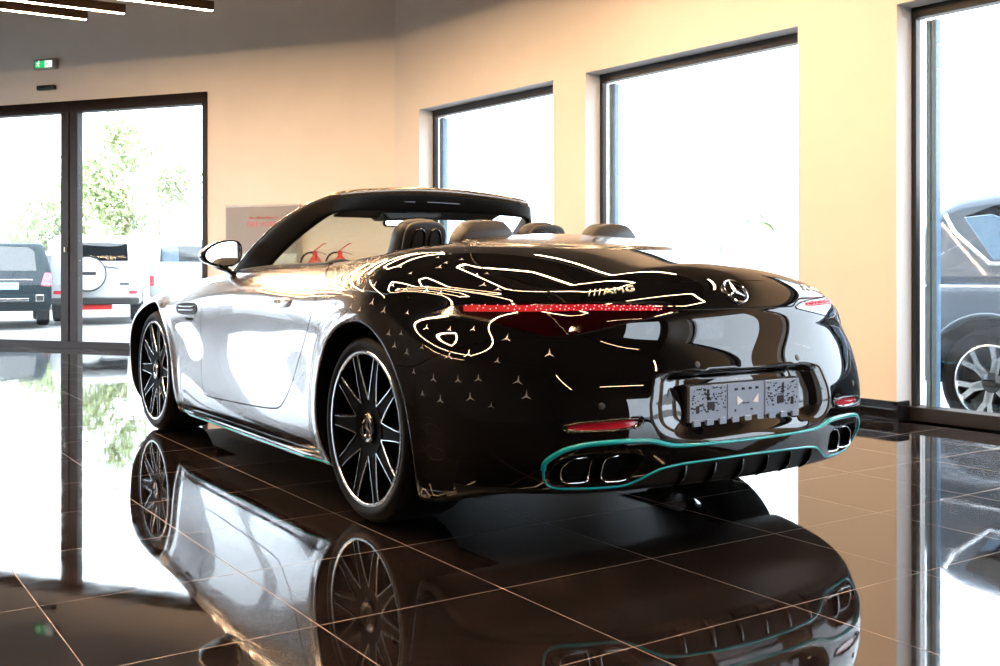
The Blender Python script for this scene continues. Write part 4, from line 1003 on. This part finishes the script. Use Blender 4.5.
fig(mn, k, -wd*.25, 0, b); b.add([(-wd*.25+k*(.07+.085*math.cos(i*PI/8)), k*(.40+.085*math.sin(i*PI/8)), .0655) for i in range(16)], [tuple(range(16))])
b.build('running_figure', M['whitelit'], es)
b = MB(); fig([(-.3,.07),(.05,.07),(.05,.2),(.32,0),(.05,-.2),(.05,-.07),(-.3,-.07)], k*.6, wd*.15, 0, b); b.build('arrow', M['greenlit'], es)
s0, z0 = on_wall(39.5, 91); s1, z1 = on_wall(57, 85)
fr = wall_frame(K, td, nd, (s0+s1)/2, 0, (z0+z1)/2); wd = abs(s0-s1); hh = abs(z1-z0)
se = empty('door_sensor', (0,0,0), 0, 'small black motion sensor box on the wall between the exit sign and the doors', 'sensor'); place(se, fr)
b = MB(); slab(b, I4, -wd/2, wd/2, -hh/2, hh/2, 0, .055); b.build('housing', M['plastic'], se, bevel=.012, bseg=3)
b = MB(); slab(b, I4, -wd/2+.05, wd/2-.05, -hh/2+.02, hh/2-.025, .05, .058); b.build('lens', M['gloss'], se, bevel=.004)
# steel fire cabinet
s0, z1 = on_wall(229, 206); s1, _ = on_wall(302, 206); zb_ = .42; wd = abs(s0-s1)
fr = wall_frame(K, td, nd, (s0+s1)/2, 0, 0)
fc = empty('fire_cabinet', (0,0,0), 0, 'brushed steel fire hose cabinet with red lettering on the wall behind the windscreen', 'cabinet'); place(fc, fr)
zt = z1; zm = on_wall(229, 253)[1]
b = MB(); slab(b, I4, -wd/2, wd/2, zb_, zt, 0, .07); b.build('cabinet_frame', M['steel'], fc, bevel=.006)
M['satinsteel'] = mat('satin_steel_sheet', (.30,.275,.25), .5, metal=.25, noise=(3,.05), bump=(3,.1))
b = MB(); slab(b, I4, -wd/2+.02, wd/2-.02, zm, zt-.02, .07, .082); cdr = b.build('steel_door', M['satinsteel'], fc, bevel=.003)
M['paleglass'] = mat('frosted_pane', (.62,.66,.63), .25, noise=(4,.03))
b = MB(); slab(b, I4, -wd/2+.02, wd/2-.02, zb_+.02, zm-.015, .07, .080); b.build('frosted_door', M['paleglass'], fc, bevel=.003)
b = MB(); slab(b, I4, wd/2-.05, wd/2-.03, zm+.1, zm+.18, .08, .105); b.build('handle', M['chrome'], cdr, bevel=.004)
tx, zz = on_wall(252, 225); tx = (s0+s1)/2-tx
v, f = text_mesh('FIRE HOSE REEL', .075, 0, 1.05, .001); x0 = min(p[0] for p in v)
b = MB(); b.add([(p[0]-x0+tx, p[1]+zz-.02, .0835+p[2]) for p in v], f); b.build('lettering', M['red'], cdr)
# the smaller script line above it (cursive strokes)
b = MB(); rq = random.Random(3); xx = tx+.015; y_ = zz+.065
for wlen in (3,5,4,2):
    p = [(xx, y_, .0835)]
    for i in range(wlen):
        xx += .022; p += [(xx-.011, y_+rq.choice((.018,.026,.012)), .0835), (xx, y_+rq.choice((0,-.006)), .0835)]
    b.tube(p, .004, 5); xx += .022
b.build('script_line', M['red'], cdr)
# extinguishers on the wall beside it
for px, lab in ((321, 'red fire extinguisher with black hose beside the steel cabinet, left of the pair'), (346, 'red fire extinguisher with black hose nearer the corner, right of the pair')):
    s_, zt = on_wall(px, 256)
    fr = wall_frame(K, td, nd, s_, .125, zt-.56)
    ex = empty('fire_extinguisher', (0,0,0), 0, lab, 'fire extinguisher', 'fire extinguishers on the far wall'); place(ex, fr)
    b = MB(); b.lathe([(.07,0),(.078,.015),(.08,.03),(.08,.44),(.072,.49),(.05,.535),(.026,.56),(.024,.58)], (0,0,0), 'z', 32); o_ = b.build('cylinder', M['red'], ex, smooth=True, auto=50); o_.rotation_euler = (-PI/2,0,0)
    o_.scale = (1,1,1)
    b = MB(); slab(b, I4, -.03, .03, .10, .40, -.11, -.075); slab(b, I4, -.085, .085, .24, .27, -.09, .0); b.build('wall_bracket', M['plastic'], ex, bevel=.004)
    b = MB(); slab(b, I4, -.022, .022, .575, .615, -.02, .02); b.build('valve', M['red'], ex, bevel=.006)
    b = MB(); b.tube([(-.02,.61,0),(.03,.64,0),(.10,.685,0),(.13,.69,0)], .007, 8); b.build('lever', M['red'], ex, smooth=True)
    b = MB(); b.tube([(-.01,.60,0),(.05,.60,0),(.11,.585,0),(.135,.57,0)], .006, 8); b.build('carry_handle', M['steel'], ex, smooth=True)
    b = MB(); b.tube([tuple(p) for p in rnd_poly([(-.01,.592,0),(-.07,.60,.01),(-.14,.56,.02),(-.17,.45,.03),(-.16,.25,.04),(-.09,.12,.05)], 3, False)], .010, 10); b.build('hose', M['rubber'], ex, smooth=True)
    b = MB(); b.lathe([(.012,0),(.02,.08),(.022,.12)], (-.075,.10,.06), 'x', 16); b.build('nozzle', M['plastic'], ex, smooth=True)
# ------------------------------------------------------------------ outside: parked vehicles
def vehicle(name, label, loc, head, prof, W_, wx, wr, paint, side_glass, rear_glass, belt, rear_x, extras=None, glassm='carglass', tlp=None, tint=.17, h=.035, rim_r=.68, group='cars parked outside the glass'):
    """prof: side outline (x forward, z up); x=0 under the rear axle"""
    root = empty(name, loc, head, label, 'car', group)
    pr_ = rnd_poly(prof, 2)
    topz = max(p[1] for p in prof)
    def fn(x, y, z):
        a = np.abs(y); x, z_ = np.broadcast_arrays(x, z); d = poly_dist(x, z_, pr_)
        hw_ = W_/2-tint*np.maximum(z-belt, 0)/(topz-belt)-.04*np.maximum(.55-z, 0)
        b_ = smax(d, a-hw_-0*x, .12)
        b_ = smax(b_, (rear_x+.10*(a/(W_/2))**4-x)*.95, .05)
        for w_ in wx: b_ = smax(b_, -np.maximum(np.hypot(x-w_, z-wr)-wr*1.16, W_/2-.32-a), .02)
        return b_
    xs_ = [p[0] for p in prof]
    P, F = surface_net(fn, (min(xs_)-.1, -W_/2-.1, .1), (max(xs_)+.1, W_/2+.1, topz+.1), h)
    P = project(fn, P, 3, .03); T = soup(P, F)
    lower, T = cut(T, lambda x, y, z: np.minimum(z-.32, np.maximum(np.minimum(np.hypot(x-wx[0], z-wr), np.hypot(x-wx[1], z-wr))-wr*1.17-.02, W_/2-.35-np.abs(y))))
    glass = []
    for q in side_glass:
        g, T = cut(T, lambda x, y, z: np.maximum(poly_dist(x, z, q), W_/2-.35-np.abs(y))); glass.append(g)
    rg = None
    if rear_glass:
        rg, T = cut(T, lambda x, y, z: np.maximum(poly_dist(np.abs(y), z, rear_glass), x-(rear_x+.62)))
    tls = None
    if tlp: tls, T = cut(T, lambda x, y, z: np.maximum(poly_dist(np.abs(y), z, tlp), x-(rear_x+.28)))
    mesh_from('body_shell', [(T,0,0)], paint, fn, root); mesh_from('lower_cladding', [(lower,0,0)], M['vplastic'], fn, root)
    for g in glass:
        for s in (1, -1):
            gg, _ = cut(g, lambda x, y, z: -y*s)
            if len(gg): mesh_from('side_window', [(gg,0,.004)], M[glassm], fn, root)
    if rg is not None and len(rg): mesh_from('rear_window', [(rg,0,.004)], M[glassm], fn, root)
    if tls is not None:
        for s in (1, -1):
            gg, _ = cut(tls, lambda x, y, z: -y*s)
            if len(gg): mesh_from('tail_light', [(gg,0,-.004)], M['redrefl'], fn, root)
    for w_ in wx:
        for s in (1, -1):
            wh = empty('wheel', (w_, s*(W_/2-.03), wr)); wh.parent = root
            b = MB(); b.lathe([(wr*rim_r,0),(wr*.85,s*.012),(wr*.97,-s*.01),(wr,-s*.05),(wr,-s*.2),(wr*.9,-s*.24),(wr*.6,-s*.24)], (0,0,0), 'y', 40, close=False); b.build('tyre', M['rubber'], wh, smooth=True, auto=50)
            b = MB(); rr_ = wr*rim_r
            b.lathe([(rr_,s*.0),(rr_*.96,s*.004),(rr_*.93,-s*.01),(rr_*.9,-s*.12)], (0,0,0), 'y', 48, mi=1, close=False)
            b.lathe([(rr_*.98,-s*.10),(.01,-s*.10)], (0,0,0), 'y', 32, mi=0)
            for k in range(6):
                for dv in (-.16, .16):
                    t0 = 2*PI*k/6+.3; a0, a1 = t0+dv*.5, t0+dv*1.35; w0, w1 = .030, .020
                    v = []
                    for r, an, wv in ((.06,t0+dv*.2,w0),(rr_*.55,a0,w1),(rr_*.95,a1,w1)):
                        c_, s__ = math.cos(an), math.sin(an)
                        for o__, hz in ((-wv,-.05),(-wv,-.012),(wv,-.012),(wv,-.05)): v.append((r*c_-o__*s__, s*hz, r*s__+o__*c_))
                    b.add(v, [(4*i+j, 4*i+(j+1) % 4, 4*i+4+(j+1) % 4, 4*i+4+j) for i in range(2) for j in range(4)]+[(0,1,2,3),(8,9,10,11)], 1)
            b.lathe([(.075,-s*.06),(.075,-s*.01),(.05,-s*.004),(.001,-s*.004)], (0,0,0), 'y', 24, mi=0)
            b.build('rim', [M['gloss'], M['machined']], wh, smooth=True, auto=35)
    if extras: extras(root, fn)
    return root
M['p_dark'] = mat('dark_teal_paint', (.004,.012,.016), .5, spec=.04, noise=(4,.05))
M['p_white'] = mat('white_paint', (.42,.43,.44), .3, coat=.5, noise=(4,.02))
M['p_silver'] = mat('silver_blue_paint', (.09,.125,.17), .25, metal=.5, coat=.7, noise=(4,.04))
def ground_at(px, D): p = pix(px, HORIZON, D); return Vector((p.x, p.y, OUT_Z))
def head_of(px, turn=0.): d = ray(px, HORIZON); return math.atan2(d.y, d.x)+R(turn)
SUV = [(-.85,.45),(-.95,.70),(-.92,1.02),(-.82,1.30),(-.62,1.72),(-.45,1.80),(1.2,1.83),(1.75,1.76),(2.45,1.22),(3.55,1.10),(3.80,.95),(3.85,.45),(3.6,.28),(-.6,.30)]
def ext_pickup(root, fn):
    def rx(y, z): return bis(lambda x: fn(x, np.full(x.shape, y), np.full(x.shape, z)), np.array([-1.6]), np.array([.2]))[0]
    b = MB(); b.prism([(-.62,.98),(.62,.98),(.62,1.02),(-.62,1.02)], 'x', rx(0,1.0)-.02, rx(0,1.0)+.05); b.build('chrome_strip', M['chrome'], root, bevel=.005)
    b = MB(); b.prism([(-.92,.52),(.92,.52),(.95,.60),(.90,.70),(-.90,.70),(-.95,.60)], 'x', -1.04, -.80); bu = b.build('rear_bumper', M['p_dark'], root, bevel=.03, bseg=3)
    b = MB(); b.prism([(-.55,.56),(.55,.56),(.55,.62),(-.55,.62)], 'x', -1.055, -1.0); b.build('chrome_bar', M['chrome'], bu, bevel=.008)
    for s in (1, -1):
        b = MB(); b.prism([(s*.68,.55),(s*.84,.55),(s*.84,.69),(s*.68,.69)], 'x', -1.06, -1.0); e = b.build('exhaust_bezel', M['chrome'], bu, bevel=.01)
        b = MB(); b.prism([(s*.70,.57),(s*.82,.57),(s*.82,.67),(s*.70,.67)], 'x', -1.065, -1.058); b.build('bore', M['gapm'], e)
    b = MB(); b.prism([(-.36,.80),(.36,.80),(.36,.95),(-.36,.95)], 'x', rx(0,.88)-.012, rx(0,.88)+.05); b.build('number_plate', M['carrier'], root, bevel=.004)
def ext_spare(root, fn):
    x0 = -.96
    b = MB(); b.lathe([(.375,.0),(.39,-.03),(.39,-.18),(.36,-.215),(.02,-.225)], (x0, .16, 1.12), 'x', 48); sp = b.build('spare_wheel_cover', M['p_white'], root, smooth=True, auto=40)
    b = MB(); b.tube([(x0-.19, .16+.392*math.cos(t*PI/24), 1.12+.392*math.sin(t*PI/24)) for t in range(48)], .014, 6, closed=True); b.build('cover_rim', M['plastic'], sp, smooth=True)
    b = MB(); b.prism([(-.02,1.10),(.30,1.10),(.30,1.17),(-.02,1.17)], 'x', x0-.235, x0-.215); b.build('badge_plate', M['plastic'], sp, bevel=.004)
    b = MB(); b.prism([(-.93,.42),(.93,.42),(.95,.52),(.93,.58),(-.93,.58),(-.95,.52)], 'x', -1.05, -.80); b.build('rear_bumper', M['plastic'], root, bevel=.03, bseg=3)
    b = MB(); b.prism([(-.40,1.885),(.40,1.885),(.38,1.905),(-.38,1.905)], 'x', -.86, -.80); b.build('brake_lamp', M['redrefl'], root, bevel=.004)
    b = MB(); b.tube([(x0-.02, -.10, 1.30), (x0-.03, -.50, 1.25)], .012, 6); b.build('wiper', M['plastic'], root)
    b = MB(); b.prism([(-.72,.88),(-.52,.88),(-.52,.91),(-.72,.91)], 'x', x0-.012, x0+.05); b.build('lettering_strip', M['plastic'], root)
    b = MB(); b.prism([(-.35,.30),(.35,.30),(.35,.44),(-.35,.44)], 'x', -.92, -.85); b.build('tow_guard', M['red'], root, bevel=.01)
BOX = [(-.90,.50),(-.96,.60),(-.96,1.30),(-.90,1.95),(-.80,2.02),(1.55,2.04),(1.85,1.98),(2.30,1.36),(3.60,1.28),(3.78,1.12),(3.80,.55),(3.6,.36),(-.6,.38)]
RG = [(0,1.22),(.62,1.22),(.70,1.26),(.62,1.60),(.54,1.66),(0,1.68)]
vehicle('parked_suv', 'dark parked SUV seen from behind through the left glass door, chrome bumper bar', ground_at(0, 23.0), head_of(0, 0), SUV, 2.0, (0.0,2.95), .39, M['p_dark'], [[(-.35,1.22),(2.0,1.20),(1.55,1.66),(-.15,1.68)]], [(0,1.20),(.70,1.20),(.66,1.62),(.55,1.70),(0,1.72)], 1.15, -.95, ext_pickup, tlp=[(.78,.88),(.99,.86),(.99,1.14),(.86,1.16)])
vehicle('parked_off_roader', 'boxy white off-roader with a round spare wheel cover behind the glass door', ground_at(98, 25.2), head_of(98, -3), BOX, 2.0, (0.0,2.75), .40, M['p_white'], [[(-.70,1.35),(2.0,1.33),(1.65,1.84),(-.66,1.86)]], [(0,1.42),(.70,1.42),(.68,1.82),(0,1.84)], 1.3, -.96, ext_spare, tlp=[(.72,.66),(.90,.66),(.90,.74),(.72,.74)], tint=.10)
vehicle('parked_van', 'tall white vehicle parked to the right of the off-roader, its side turned to the showroom', ground_at(196, 28.6), head_of(196, -14), BOX, 2.0, (0.0,2.75), .40, M['p_white'], [[(-.60,1.30),(2.1,1.28),(1.70,1.84),(-.60,1.86)]], [(0,1.42),(.70,1.42),(.68,1.82),(0,1.84)], 1.3, -.96, None, tlp=[(.86,.80),(1.0,.80),(1.0,1.06),(.86,1.06)], tint=.10)
vehicle('parked_car', 'pale parked car half hidden by the door mullion beside the dark SUV', ground_at(58, 34), head_of(58, 0), SUV, 1.9, (0.0,2.7), .36, M['p_white'], [[(-.35,1.22),(2.0,1.20),(1.55,1.66),(-.15,1.68)]], RG, 1.15, -.95, None, h=.06, tlp=[(.78,.88),(.95,.86),(.95,1.04),(.82,1.06)])
def ext_patrol(root, fn):
    for s in (1, -1):
        def sy(x, z): return s*bis(lambda y: fn(np.full(y.shape, x), s*y, np.full(y.shape, z)), np.array([1.4]), np.array([.3]))[0]
        b = MB(); b.tube([(x, sy(x, z)+s*.004, z) for x, z in [(-.40,1.64),(-.30,1.50),(.0,1.265),(.5,1.255),(1.2,1.25),(2.0,1.24)]], .018, 8); b.build('chrome_window_strip', M['chrome'], root, smooth=True)
        b = MB(); b.tube([(x, sy(x, 1.10)+s*.004, 1.10) for x in np.linspace(-.7, 2.4, 20)], .012, 8); b.build('waist_strip', M['chrome'], root, smooth=True)  # bright level strip along the flank
        b = MB(); p = (-.55, sy(-.55, .72), .72); b.lathe([(.045,s*-.01),(.045,s*.008),(.035,s*.012),(.001,s*.012)], p, 'y', 24); b.build('round_marker', M['plastic'], root, smooth=True)
        b = MB(); b.tube([(wr_*math.cos(t)+0, sy(wr_*math.cos(t)*1.0, .40+wr_*math.sin(t))+s*.006, .40+wr_*math.sin(t)) for wr_ in (.50,) for t in np.linspace(.05, PI-.05, 24)], .030, 8, flat=.6); b.build('arch_cladding', M['p_silver'], root, smooth=True)
    b = MB(); b.tube([(-.2,.0,1.86),(-.2,.0,1.90)], .01, 6); b.build('roof_aerial', M['plastic'], root)
wp = pix(993, 386, 7.75); hd = math.atan2(-tw.y, -tw.x)
cR = Vector((wp.x, wp.y, OUT_Z))-nw*.93
vehicle('parked_silver_suv', 'silver blue SUV parked right outside the rightmost window, rear wheel and flank showing', cR, hd, [(-.78,.45),(-.86,.75),(-.84,1.1),(-.74,1.36),(-.50,1.72),(-.20,1.82),(1.0,1.86),(1.8,1.78),(2.6,1.24),(3.6,1.12),(3.85,.95),(3.9,.45),(3.6,.30),(-.55,.32)], 1.98, (0.0,2.95), .40, M['p_silver'], [[(.02,1.30),(.95,1.28),(.95,1.66),(-.02,1.70),(-.25,1.62)],[(1.02,1.28),(2.2,1.26),(1.6,1.66),(1.02,1.67)]], [(0,1.25),(.66,1.25),(.62,1.62),(0,1.68)], 1.18, -.86, ext_patrol, tlp=[(.80,.95),(1.0,.95),(1.0,1.12),(.80,1.12)], h=.025, rim_r=.70, group='cars parked outside the glass')
vehicle('distant_car', 'pale car roof showing low in the leftmost window of the right wall', ground_at(560, 24), head_of(560, 70), SUV, 1.9, (0.0,2.7), .36, M['p_silver'], [[(-.35,1.22),(2.0,1.20),(1.55,1.66),(-.15,1.68)]], RG, 1.15, -.95, None, h=.06, tlp=[(.78,.88),(.95,.86),(.95,1.04),(.82,1.06)])
# street lamp, mast and trees
def post(px, D, zt, arm, label, name, cat):
    g = ground_at(px, D); r_ = empty(name, g, 0, label, cat)
    b = MB(); b.tube([(0,0,0),(0,0,zt*.5),(0,0,zt)], [.07,.055,.045], 10); b.build('pole', M['steelpaint'], r_, smooth=True)
    b = MB(); b.lathe([(.16,0),(.16,.02),(.09,.04),(.09,.25),(.07,.27)], (0,0,0), 'z', 16); b.build('base', M['steelpaint'], r_)
    if arm:
        a = RGT*arm; b = MB(); b.tube([(0,0,zt),(a.x*.3,a.y*.3,zt+.05),(a.x*.6,a.y*.6,zt+.06)], .035, 8); b.build('arm', M['steelpaint'], r_, smooth=True)
        b = MB(); b.box((a.x*.8,a.y*.8,zt+.05), (abs(arm)*.45,.22,.06), math.atan2(a.y,a.x)); b.build('lamp_head', M['steelpaint'], r_, bevel=.02)
    else:
        b = MB(); b.sphere((0,0,zt+.04), .08); b.build('finial', M['steelpaint'], r_, smooth=True)
M['steelpaint'] = mat('galvanised_paint', (.30,.33,.36), .5, noise=(5,.05))
post(616, 24, .928-OUT_Z+(HORIZON-175)/F_PX*24, .72, 'street lamp with a short arm seen through the middle window', 'street_lamp', 'street lamp')
post(739, 30, .928-OUT_Z+(HORIZON-214)/F_PX*30, 0, 'thin pale mast standing far behind the middle window', 'mast', 'pole')
M['leaf'] = mat('sunlit_foliage', (.36,.41,.22), .8, spec=.1, noise=(3,.3))
M['bark'] = mat('bark', (.20,.15,.10), .8, noise=(6,.3))
def tree(px, py, D, rad, n, label, seed, name='tree', palm=False):
    g = ground_at(px, D); rt_ = random.Random(seed); c = pix(px, py, D)-g; r_ = empty(name, g, 0, label, 'tree', 'trees beyond the car park')
    b = MB(); hgt = c.z
    b.tube([(0,0,0),(.05*rad,0,hgt*.5),(0,.04*rad,hgt*.95)], [.16,.12,.06] if not palm else [.14,.12,.11], 8); b.build('trunk', M['bark'], r_, smooth=True)
    b = MB()
    if palm:
        for i in range(n):
            a = rt_.uniform(0, 2*PI); e = rt_.uniform(-.1, 1.0); L_ = rad*rt_.uniform(.8, 1.1); pts = []
            for t in np.linspace(0, 1, 7): pts.append(Vector((math.cos(a)*L_*t*math.cos(e), math.sin(a)*L_*t*math.cos(e), hgt*.95+L_*(t*math.sin(e)-.55*t*t))))
            sd_ = Vector((-math.sin(a), math.cos(a), 0))
            for i_ in range(6):
                w0, w1 = .10*rad*math.sin(PI*(i_+.4)/7), .10*rad*math.sin(PI*(i_+1.4)/7)
                b.quad([pts[i_]-sd_*w0, pts[i_]+sd_*w0, pts[i_+1]+sd_*w1, pts[i_+1]-sd_*w1])
    else:
        cl = [Vector((rt_.gauss(0,.45), rt_.gauss(0,.45), rt_.gauss(0,.38)))*rad for _ in range(9)]
        for i in range(n):
            q = rt_.choice(cl); p = Vector((c.x, c.y, c.z))+q+Vector((rt_.gauss(0,1), rt_.gauss(0,1), rt_.gauss(0,1)))*rad*.17
            u = Vector((rt_.gauss(0,1), rt_.gauss(0,1), rt_.gauss(0,1))).normalized(); w = u.orthogonal().normalized(); s_ = rad*rt_.uniform(.03,.06)
            b.quad([p-u*s_-w*s_*.5, p+u*s_-w*s_*.3, p+u*s_*1.1+w*s_*.4, p-u*s_*.8+w*s_*.5])
        for q in cl[:5]: bb = q
    b.build('crown', M['leaf'], r_)
tree(128, 186, 38, 2.2, 2600, 'pale green sunlit tree above the white off-roader', 1)
tree(108, 214, 52, 1.4, 1400, 'low pale bush-like tree just above the off-roader roof', 5)
tree(160, 212, 46, 1.0, 900, 'small grey-green tree above the tall white vehicle', 6)
tree(46, 215, 40, 2.2, 2600, 'yellow-green tree behind the dark SUV near the door mullion', 2)
tree(-30, 222, 46, 2.0, 2000, 'yellow-green tree at the far left edge of the glass doors', 3)
tree(748, 213, 40, 1.2, 60, 'palm tree far behind the right half of the middle window', 7, 'palm_tree', True)
tree(722, 238, 42, .9, 50, 'short palm left of the mast behind the middle window', 8, 'palm_tree', True)
